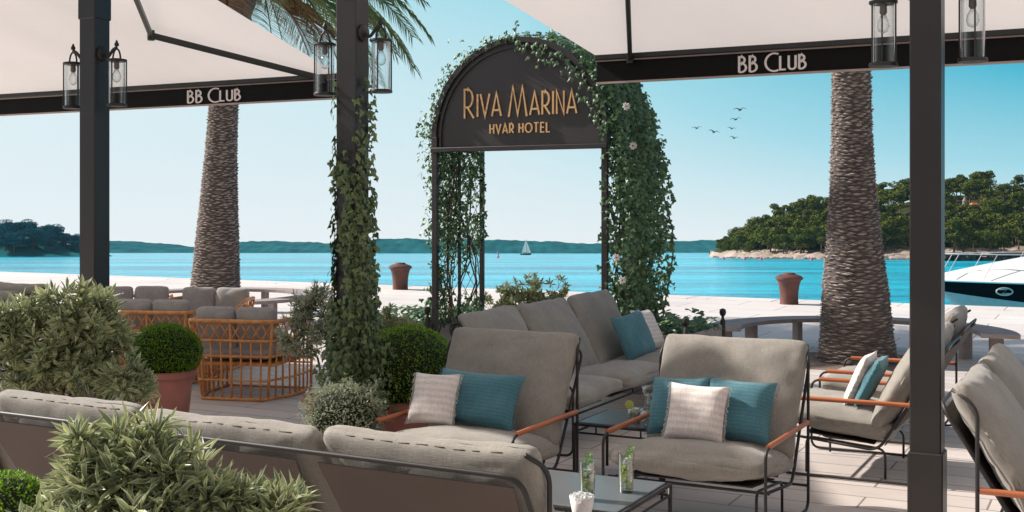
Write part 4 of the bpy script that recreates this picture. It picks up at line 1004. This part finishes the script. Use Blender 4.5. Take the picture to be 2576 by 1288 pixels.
# carafe and tumblers on the rear table
def vessel(name, x, d, prof, lb, cat_, fruit=True):
    r = empty(name, G(x, d) + Vector((0, 0, TZ)), label=lb, cat=cat_); m = MB(); m.lathe(prof + [(a * .93, z) for a, z in prof[::-1][:-1]] + [(.001, .012)], 24, closed=True); m.build('vessel', 'glass', r, smooth=True)
    m = MB(); h = prof[-1][1]
    for k in range(26): s = rnd(.014, .022); m.box((rnd(-.5, .5) * prof[1][0] * 1.2, rnd(-.5, .5) * prof[1][0] * 1.2, .02 + h * .7 * k / 26), (s, s, s * .8), Matrix.Rotation(rnd(0, 3), 3, 'X') @ Matrix.Rotation(rnd(0, 3), 3, 'Z'), bev=.002)
    m.build('ice_cube', 'ice', r)
    if fruit:
        m = MB()
        for k in range(12): leaf(m, Vector((rnd(-.02, .02), rnd(-.03, .02), h * rnd(.3, 1))), rdir(), .034, .02)
        m.build('mint_sprig', 'mint', r)
    return r
random.seed(8)
vessel('glass_carafe', 1640, 7.0, [(.045, 0), (.055, .01), (.05, .06), (.045, .12), (.055, .17), (.06, .20)], 'glass carafe of iced water on the rear table', 'carafe')
vessel('tumbler', 1600, 6.92, [(.038, 0), (.045, .01), (.052, .085)], 'short glass left of the carafe on the rear table', 'glass')
vessel('tumbler', 1632, 6.80, [(.038, 0), (.045, .01), (.052, .085)], 'short glass in front of the carafe on the rear table', 'glass')
r = empty('lime_wedge', G(1583, 6.95) + Vector((0, 0, TZ + .10)), label='lime wedge on the rim of the short glass on the rear table', cat='lime')
m = MB(); m.lathe([(.001, -.004), (.024, -.004), (.026, 0), (.024, .004), (.001, .004)], 18); m.xf(Matrix.Rotation(R(80), 4, 'X')); m.build('slice', 'lime', r)

# ---------------------------------------------------------------- rattan armchairs
def rattan(label, loc, rz, seed=0):
    r = empty('rattan_armchair', loc, rz, label=label, cat='armchair', group='orange rattan armchairs'); H_ = .66
    def outline(s, z):
        """s in 0..1 around the U from left front over the back to right front; footprint narrows in the back at the floor"""
        k = z / H_; bw = .27 + .10 * k; fw = .40 + .01 * k; bd = .36 + .03 * k; fd = -.36
        pts = [(-fw, fd), (-fw + .0, .02), (-bw, bd), (bw, bd), (fw, .02), (fw, fd)]
        pts = [Vector((a, b_, z)) for a, b_ in pts]; ln = [0]
        for a, b_ in zip(pts, pts[1:]): ln.append(ln[-1] + (b_ - a).length)
        t = s * ln[-1]
        for i in range(5):
            if t <= ln[i + 1] + 1e-9: return pts[i].lerp(pts[i + 1], (t - ln[i]) / (ln[i + 1] - ln[i]))
        return pts[-1]
    NS = 24
    def ring(z, r_, a=0, b_=1, dz=0): return [outline(a + (b_ - a) * i / 40, z) + Vector((0, 0, dz)) for i in range(41)], r_
    m = MB()
    for z, r_ in ((.015, .015), (.17, .010), (.37, .012), (.50, .013)): p_, q_ = ring(z, r_); m.tube(p_, q_, 6)
    p_ = [outline(i / 40, H_) + Vector((0, 0, -.10 * max(0, abs(i / 20 - 1) - .62) / .38)) for i in range(41)]; m.tube(p_, .018, 8)
    m.tube([outline(0, .015), outline(1, .015)], .011, 6); m.tube([outline(0, .28), outline(1, .28)], .011, 6); m.tube([outline(0, .24), outline(1, .24)], .008, 6)
    m.build('rail', 'cane', r, smooth=True)
    m = MB()
    for i in range(NS + 1):
        s = i / NS; big = i % 4 == 0 or i in (0, NS); top = .655 if (i % 4 == 0) else .50
        if i in (0, NS): top = .56
        m.tube([outline(s, z) for z in (.015, .25, top)], .0125 if big else .0085, 6)
    for i in range(NS):
        s0, s1 = i / NS, (i + 1) / NS
        if .12 < s0 < .86: m.tube([outline(s0, .50), outline(s1, .645)], .0075, 5); m.tube([outline(s1, .50), outline(s0, .645)], .0075, 5)
    m.build('cane_spindles', 'cane', r, smooth=True)
    m = MB(); m.box((0, 0, .30), (.72, .66, .025)); m.build('seat_base', 'cane', r)
    c = cushion(.70, .66, .15, seed=seed); c.xf(Matrix.Translation((0, -.02, .385))); c.build('seat_cushion', 'grey_fabric', r, smooth=True)
    for sx in (-1, 1):
        c = cushion(.36, .40, .14, seed=seed + 3 + sx, puff=.3); c.xf(Matrix.Translation((sx * .182, .255, .575)) @ Matrix.Rotation(R(82), 4, 'X')); c.build('back_cushion', 'grey_fabric', r, smooth=True)
    return r
RG = [('orange rattan armchair seen from behind, nearest the camera', G(610, 9.9) + Vector((0, .32, 0)), 167), ('orange rattan armchair seen from behind, between the left post and the nearest one', G(395, 10.75) + Vector((0, .3, 0)), 170),
      ('orange rattan armchair facing the camera in front of the left palm', G(517, 12.1), -8), ('orange rattan armchair facing the camera just right of the left post', G(328, 12.3), 10)]
rp0 = rattan(*RG[0][:3])
for lb, loc, rz in RG[1:]:
    o = copy_tree(rp0); o['label'] = lb; o.location = loc; o.rotation_euler = (0, 0, R(rz))
r = empty('round_side_table', G(500, 11.6), label='low cane table between the rattan armchairs', cat='table')
m = MB(); m.lathe([(.001, .40), (.26, .40), (.27, .41), (.27, .425), (.001, .43)], 28); m.build('table_top', 'cane', r, smooth='auto')
for k in range(3):
    a = k * 2.09; m = MB(); m.tube([(.22 * math.cos(a), .22 * math.sin(a), 0), (.1 * math.cos(a), .1 * math.sin(a), .40)], .012, 6); m.build('leg', 'cane', r)
r = empty('coffee_cup', G(573, 11.5) + Vector((0, 0, .43)), label='small dark cup on the cane table', cat='cup'); r.location = G(505, 11.55) + Vector((0, 0, .43))
m = MB(); m.lathe([(.02, 0), (.03, .01), (.04, .07), (.036, .07), (.02, .012), (.001, .012)], 16); m.build('bowl', 'frame', r, smooth=True)
m = MB(); m.tube([(.036, 0, .055), (.058, 0, .05), (.055, 0, .025), (.03, 0, .02)], .004, 5); m.build('handle', 'frame', r)

# ---------------------------------------------------------------- bollards, benches, palms
def bollard():
    r = empty('mooring_bollard'); m = MB()
    m.lathe([(.155, 0), (.15, .02), (.148, .12), (.155, .22), (.17, .32), (.19, .38), (.20, .40)], 32); m.build('body', 'rust', r, smooth='auto')
    m = MB(); m.lathe([(.19, .395), (.222, .41), (.228, .43), (.222, .452), (.20, .466), (.15, .488), (.11, .495), (.10, .512), (.085, .52), (.001, .522)], 32); m.build('cap', 'rust', r, smooth='auto'); return r
bo = bollard()
for i, (x, d, lb) in enumerate(((1985, 4800 / 243, 'rusty iron bollard on the quay left of the right palm'), (1007, 4800 / 206, 'rusty iron bollard on the quay between the middle post and the arch'))):
    o = bo if i == 0 else copy_tree(bo); tag(o, lb, 'bollard', 'iron bollards on the quay'); o.location = G(x, d); o.scale = (1.0, 1.0, 1.0)
def bench(loc, a0, a1, lb, rr=1.35):
    r = empty('curved_bench', loc, 0, label=lb, cat='bench', group='curved benches round the palms'); n = 48; wd = .36; zt, th = .36, .042; vs = []; fs = []
    for i in range(n + 1):
        a = R(a0 + (a1 - a0) * i / n)
        for rad, z in ((rr - wd / 2, zt), (rr + wd / 2, zt), (rr + wd / 2, zt - th), (rr - wd / 2, zt - th)): vs.append((rad * math.cos(a), rad * math.sin(a), z))
    for i in range(n):
        for j in range(4): fs.append((i * 4 + j, i * 4 + (j + 1) % 4, (i + 1) * 4 + (j + 1) % 4, (i + 1) * 4 + j))
    fs += [(0, 1, 2, 3), (n * 4 + 3, n * 4 + 2, n * 4 + 1, n * 4)]; MB().add(vs, fs).build('seat', 'stone_bench', r)
    k = 7
    for i in range(k):
        a = a0 + (a1 - a0) * (i + .5) / k; m = MB(); m.box((rr * math.cos(R(a)), rr * math.sin(R(a)), (zt - th) / 2), (.13, .06, zt - th), Matrix.Rotation(R(a), 3, 'Z')); m.build('leg', 'stone_bench', r)
    return r
def palm(base, prof, lb, crown=True, lean=(0, 0), seed=0, htop=4.9):
    r = empty('palm_tree', base, label=lb, cat='palm', group='tall palms on the quay'); random.seed(seed)
    def ax(z): return Vector((lean[0] * (z / 3) + lean[1] * (z / 3) ** 2, 0, z))
    def rad(z): return interp(prof, z)
    m = MB(); zs = [i * .1 - .1 for i in range(int(htop / .1) + 2)]; m.tube([ax(z) for z in zs], [rad(max(0, z)) - .006 for z in zs], 20); tr = m.build('trunk', 'trunk_core', r, smooth=True)
    s = MB(); z = .0; row = 0
    while z < htop:
        rr = rad(z); n = 16 if rr > .24 else 14; c = ax(z)
        for k in range(n):
            a = 2 * math.pi * (k + row * .38 + rnd(-.3, .3)) / n; da = math.pi / n * rnd(.7, 1.2); hz_ = .020; o_ = rr + rnd(.003, .013) + (.014 if random.random() < .06 else 0); zz = rnd(-.013, .013)
            q = [c + Vector((rr * .985 * math.cos(a - da), rr * .985 * math.sin(a - da), zz)), c + Vector((rr * math.cos(a), rr * math.sin(a), zz + hz_ * .75)), c + Vector((rr * .985 * math.cos(a + da), rr * .985 * math.sin(a + da), zz)), c + Vector((rr * .98 * math.cos(a), rr * .98 * math.sin(a), zz - hz_ * .5)), c + Vector((o_ * math.cos(a - da * .5), o_ * math.sin(a - da * .5), zz + rnd(.0, .012))), c + Vector((o_ * math.cos(a + da * .5), o_ * math.sin(a + da * .5), zz + rnd(.0, .012)))]
            s.add(q, [(0, 4, 1), (4, 5, 1), (5, 2, 1), (0, 3, 4), (3, 5, 4), (3, 2, 5)])
        z += .024; row += 1
    s.build('leaf_scars', 'trunk_scale', tr)
    if crown:
        top = ax(htop)
        m = MB(); m.lathe([(.20, -.5), (.36, -.1), (.44, .2), (.38, .5), (.2, .75), (.02, .85)], 20, top); m.build('crown_heart', 'trunk_core', r)
        for k in range(84):
            a = k * 2.399; dry = k > 74; e = 74 - 72 * (k / 74) if not dry else rnd(-5, 15); e = R(e); ln = rnd(2.6, 3.2) * (.62 if dry else 1)
            d = Vector((math.cos(a) * math.cos(e), math.sin(a) * math.cos(e), math.sin(e))); p = top + Vector((math.cos(a) * .22, math.sin(a) * .22, .35 - (.25 if dry else 0))); pts = [p]; dirs = []
            for i in range(14):
                d = (d + Vector((0, 0, -.085 - .04 * (i > 5)))).normalized(); p = p + d * ln / 14; pts.append(p); dirs.append(d.copy())
            f = MB(); f.tube(pts, [.022 * (1 - i / 16) + .003 for i in range(15)], 5)
            for i in range(2, 14):
                for q in range(7):
                    t = i + q / 7; b0 = pts[i].lerp(pts[min(i + 1, 14)], q / 7); dd = dirs[min(i, 13)]; _, sa, ub = basis(dd)
                    for sg in (-1, 1):
                        l_ = (.30 + .2 * min(1, t / 5)) * (1 - .6 * (t / 15) ** 4); v_ = (sa * sg * .85 + dd * .65 + ub * .15 + Vector((0, 0, -.18)) + rdir() * .10).normalized(); w_ = Vector((0, 0, .016)) + dd * .016
                        e1 = b0 + v_ * l_ * .55; e2 = e1 + (v_ + Vector((0, 0, -.55))).normalized() * l_ * .5
                        f.add([b0 - w_ * .5, b0 + w_ * .5, e1 + w_ * .6, e1 - w_ * .6, e2], [(0, 1, 2, 3), (3, 2, 4)])
            f.build('frond', 'frond_dry' if dry else 'frond', r)
    return r
palm(G(2157, 12.35), [(0, .41), (.25, .375), (.8, .33), (1.1, .295), (1.7, .24), (2.4, .205), (3.1, .195), (5, .19)], 'massive palm trunk in front of the right half of the bay', crown=False, lean=(-.10, .035), seed=5, htop=5.2)
palm(G(539, 17.0), [(0, .40), (.4, .355), (.8, .325), (1.2, .30), (1.8, .26), (2.4, .225), (3.1, .205), (5, .20)], 'palm behind the rattan armchairs, its fronds hanging beside the left awning', lean=(.10, .03), seed=6, htop=4.6)
m = MB(); m.lathe([(.001, .012), (.80, .012), (.82, .0)], 40); o = m.build('gravel_bed', 'gravel', label='round gravel bed at the foot of the right palm', kind='structure'); o.location = G(2157, 12.35)
bench(Vector((3.52, 12.15, 0)), -22, 172, 'curved grey bench round the right palm'); bench(G(539, 17.0), -60, 200, 'curved grey bench round the left palm')

# ---------------------------------------------------------------- pots and plants
def pot(r, rt, h, z0=0):
    m = MB(); m.lathe([(rt * .66, z0), (rt * .70, z0 + .02), (rt * .88, z0 + h * .82), (rt * .9, z0 + h * .86), (rt, z0 + h * .90), (rt * 1.02, z0 + h * .98), (rt * .98, z0 + h), (rt * .9, z0 + h), (rt * .86, z0 + h * .9), (.001, z0 + h * .9)], 40); m.build('pot', 'terracotta', r, smooth='auto')
def ball(r, c, rx, rz_, n, ls, mname='box_leaf', core='box_core', loose=0):
    m = MB(); m.lathe([(rx * .93 * math.cos(t), c.z + rz_ * .93 * math.sin(t)) for t in [R(-88 + 176 * i / 16) for i in range(17)]], 28, (c.x, c.y, 0)); core_o = m
    l = MB()
    for k in range(n):
        d = rdir(); q = 1 + .035 * noise.noise(d * 5) + rnd(-.045, .03) + loose * (.5 * noise.noise(d * 3.3) + .35 * noise.noise(d * 9) + rnd(-.12, .12)); p = c + Vector((d.x * rx, d.y * rx, d.z * rz_)) * q; v_ = (d + rdir() * 1.0).normalized(); leaf(l, p, v_, ls * rnd(.7, 1.3), ls * .55, fold=.2)
    l.build('foliage', mname, r); core_o.build('dark_core', core, r)  # opaque dark core added behind the leaves to block the view through
random.seed(50)
def boxball(x, d, zt, rt, rr, lb, n=9000, rz_=None):
    r = empty('potted_boxwood', G(x, d), label=lb, cat='potted plant', group='clipped boxwood balls in terracotta pots'); pot(r, rt, zt); ball(r, Vector((0, 0, zt + (rz_ or rr) * .62)), rr, rz_ or rr, n, .017); return r
boxball(415, 8.4, .46, .215, .25, 'clipped green boxwood ball in a terracotta pot in front of the rattan armchairs', rz_=.195)
boxball(1030, 7.35, .43, .235, .295, 'clipped green boxwood ball in a terracotta pot beside the ivy-covered post', rz_=.27)
r = empty('boxwood_ball', G(10, 3.75), label='clipped green boxwood ball at the bottom left corner', cat='potted plant'); pot(r, .2, .42); ball(r, Vector((0, 0, .58)), .17, .18, 6000, .015)
r = empty('silver_shrub', G(866, 6.55), label='small round silver-grey shrub in front of the ivy-covered post', cat='potted plant'); pot(r, .17, .36); ball(r, Vector((0, 0, .45)), .195, .17, 7500, .018, 'grey_leaf', loose=.8)

def shrub(name, label, loc, lobes, n, ll, lw, seed, mname='variegated', potr=None, poth=0, stems=(), core=True, per=11, group=None):
    """leaf rosettes at the ends of twigs, spread over overlapping lobes"""
    random.seed(seed); r = empty(name, loc, label=label, cat='shrub', group=group); l = MB(); l.e = [] if mname == 'variegated' else None; tw = MB()
    tot = sum(q[3] ** 2 for q in lobes)
    for (x, y, z, rr) in lobes:
        c = Vector((x, y, z)); k_n = int(n * rr * rr / tot)
        for k in range(k_n):
            d = rdir(); d.y = -abs(d.y) if random.random() < .45 else d.y; d.z = d.z * .8 + .15; dn = d.normalized(); p = c + dn * rr * (1.08 + .22 * noise.noise(Vector((dn.x * 2.2 + x * 9, dn.y * 2.2, dn.z * 2.2 + seed))) - abs(random.gauss(0, .30)))
            if noise.noise(p * 7.5 + Vector((seed, 0, 0))) > .10: continue
            ax_ = (dn + Vector((0, 0, .55)) + rdir() * .6).normalized(); _, a, b_ = basis(ax_); tw.tube([p - ax_ * ll * 1.6, p], .0022, 3, cap=False)
            for j in range(per):
                t = j * 2.4 + rnd(-.3, .3); op = .22 + 1.15 * (1 - j / per) + rnd(-.15, .15); v_ = ax_ * math.cos(op) + (a * math.cos(t) + b_ * math.sin(t)) * math.sin(op)
                (long_leaf if l.e is not None else leaf)(l, p - ax_ * ll * .35 * (1 - j / per), v_, ll * rnd(.65, 1.15), lw * rnd(.8, 1.2), up=ax_, fold=.22, bend=rnd(.02, .3))
    for q in stems: tw.tube(q, [.012 - .007 * i / (len(q) - 1) for i in range(len(q))], 6)
    l.build('foliage', mname, r); tw.build('branch', 'twig', r)
    if potr: pot(r, potr, poth)
    return r
# big bush at left, between sofa and left post
bx = G(160, 6.9); f_ = 6.9 / F
def lob(x, y, rr, dy=0, d=6.9): rr *= .93; return ((x - 160) * d / F, dy, EYE + (HOR - y) * d / F, rr * d / F)
VG = 'variegated shrubs among the seats'
shrub('variegated_shrub', 'big cream-edged variegated shrub in front of the left post', bx, [lob(60, 810, 75), lob(150, 790, 75), lob(225, 800, 80), lob(40, 900, 85), lob(130, 890, 85), lob(240, 900, 55, .1), lob(90, 965, 80), lob(200, 960, 60), lob(310, 960, 65), lob(0, 850, 80), lob(270, 850, 60, .1), lob(160, 870, 110, .12), lob(350, 990, 40)], 820, .088, .019, 61, potr=.26, poth=.34, stems=[[(0, 0, .3), (.05 * i, 0, .55), (.12 * i, 0, .85)] for i in (-2, -1, 0, 1, 2)], group=VG)
# foreground bush
d_ = 2.95
def lob2(x, y, rr, dy=0, y_=28): y += y_; return ((x - 330) * d_ / F, dy, EYE + (HOR - y) * d_ / F, rr * d_ / F)
shrub('variegated_shrub', 'cream-edged variegated shrub in the bottom left foreground, in sun', G(330, d_), [lob2(370, 1180, 95), lob2(270, 1190, 100), lob2(180, 1200, 85, .0), lob2(470, 1190, 90), lob2(560, 1230, 85), lob2(650, 1270, 80), lob2(120, 1300, 90, -.03), lob2(240, 1310, 110, -.05), lob2(400, 1310, 120, -.07), lob2(540, 1330, 100, -.05), lob2(60, 1330, 75), lob2(330, 1130, 60), lob2(530, 1112, 24), lob2(655, 1165, 24), lob2(205, 1070, 26), lob2(300, 1062, 26), lob2(390, 1050, 20), lob2(730, 1240, 26), lob2(110, 1150, 26), lob2(700, 1300, 50), lob2(680, 1340, 70), lob2(390, 1110, 45)], 720, .080, .0140, 62, potr=.24, poth=.36, stems=[[(0, 0, .32), (.04 * i, 0, .6), (.07 * i, 0, .85)] for i in (-3, -2, -1, 0, 1, 2, 3)], group=VG)
# small leaved shrub with bare stems, left of the middle post
d_ = 7.75
def lob3(x, y, rr, dy=0, d=7.75, x0=838): return ((x - x0) * d / F, dy, EYE + (HOR - y) * d / F, rr * d / F)
shrub('small_olive_shrub', 'small grey-green shrub on thin bare stems in a terracotta pot, left of the ivy-covered post', G(838, d_), [lob3(785, 775, 50), lob3(745, 800, 42), lob3(770, 840, 55), lob3(810, 790, 50, .1), lob3(825, 840, 50, .1), lob3(740, 850, 42), lob3(760, 890, 36), lob3(800, 740, 28), lob3(865, 800, 45, .15)], 420, .05, .012, 63, 'grey_leaf', potr=.20, poth=.38, stems=[[(-.05, 0, .34), (-.07, 0, .48), (-.10, 0, .62), (-.17, 0, .75)], [(.0, 0, .34), (.04, 0, .45), (.0, 0, .58), (-.06, 0, .8)], [(.02, 0, .34), (.05, .02, .5), (.06, .02, .7)]], per=9)
# sunny shrub behind the far sofa
def lob4(x, y, rr, dy=0): return lob3(x, y, rr, dy, 12.6, 1330)
shrub('variegated_shrub', 'yellow-green variegated shrub behind the sofa, framed by the arch', G(1330, 12.6), [lob4(1300, 745, 36), lob4(1345, 725, 34), lob4(1395, 725, 32), lob4(1330, 765, 45), lob4(1390, 765, 40), lob4(1225, 765, 24), lob4(1265, 760, 30)], 340, .07, .02, 64, potr=.24, poth=.42, stems=[[(0, 0, .38), (.05 * i, 0, .65)] for i in (-1, 0, 1)], group=VG)
# plants behind the right boxwood
shrub('variegated_shrub', 'small variegated shrub behind the right-hand boxwood ball', G(985, 9.2), [lob3(985, 800, 30, 0, 9.2, 985), lob3(970, 830, 34, 0, 9.2, 985), lob3(1010, 830, 30, 0, 9.2, 985)], 120, .06, .016, 65, potr=.16, poth=.36, stems=[[(0, 0, .34), (0, 0, .6)]], group=VG)

# ---------------------------------------------------------------- the air over the bay
hz_m = bpy.data.materials.new('haze_air'); hz_m.use_nodes = True; t = hz_m.node_tree; t.nodes.remove(t.nodes['Principled BSDF'])
pv = t.nodes.new('ShaderNodeVolumePrincipled'); pv.inputs['Color'].default_value = (.35, .75, .95, 1); pv.inputs['Density'].default_value = .00004; pv.inputs['Anisotropy'].default_value = .2
t.links.new(pv.outputs[0], t.nodes['Material Output'].inputs['Volume']); MATS['haze_air'] = hz_m
m = MB(); m.box((0, 1600, 0), (5200, 3600, 420)); m.build('haze', 'haze_air', kind='stuff', label='thin bluish sea haze over the bay')
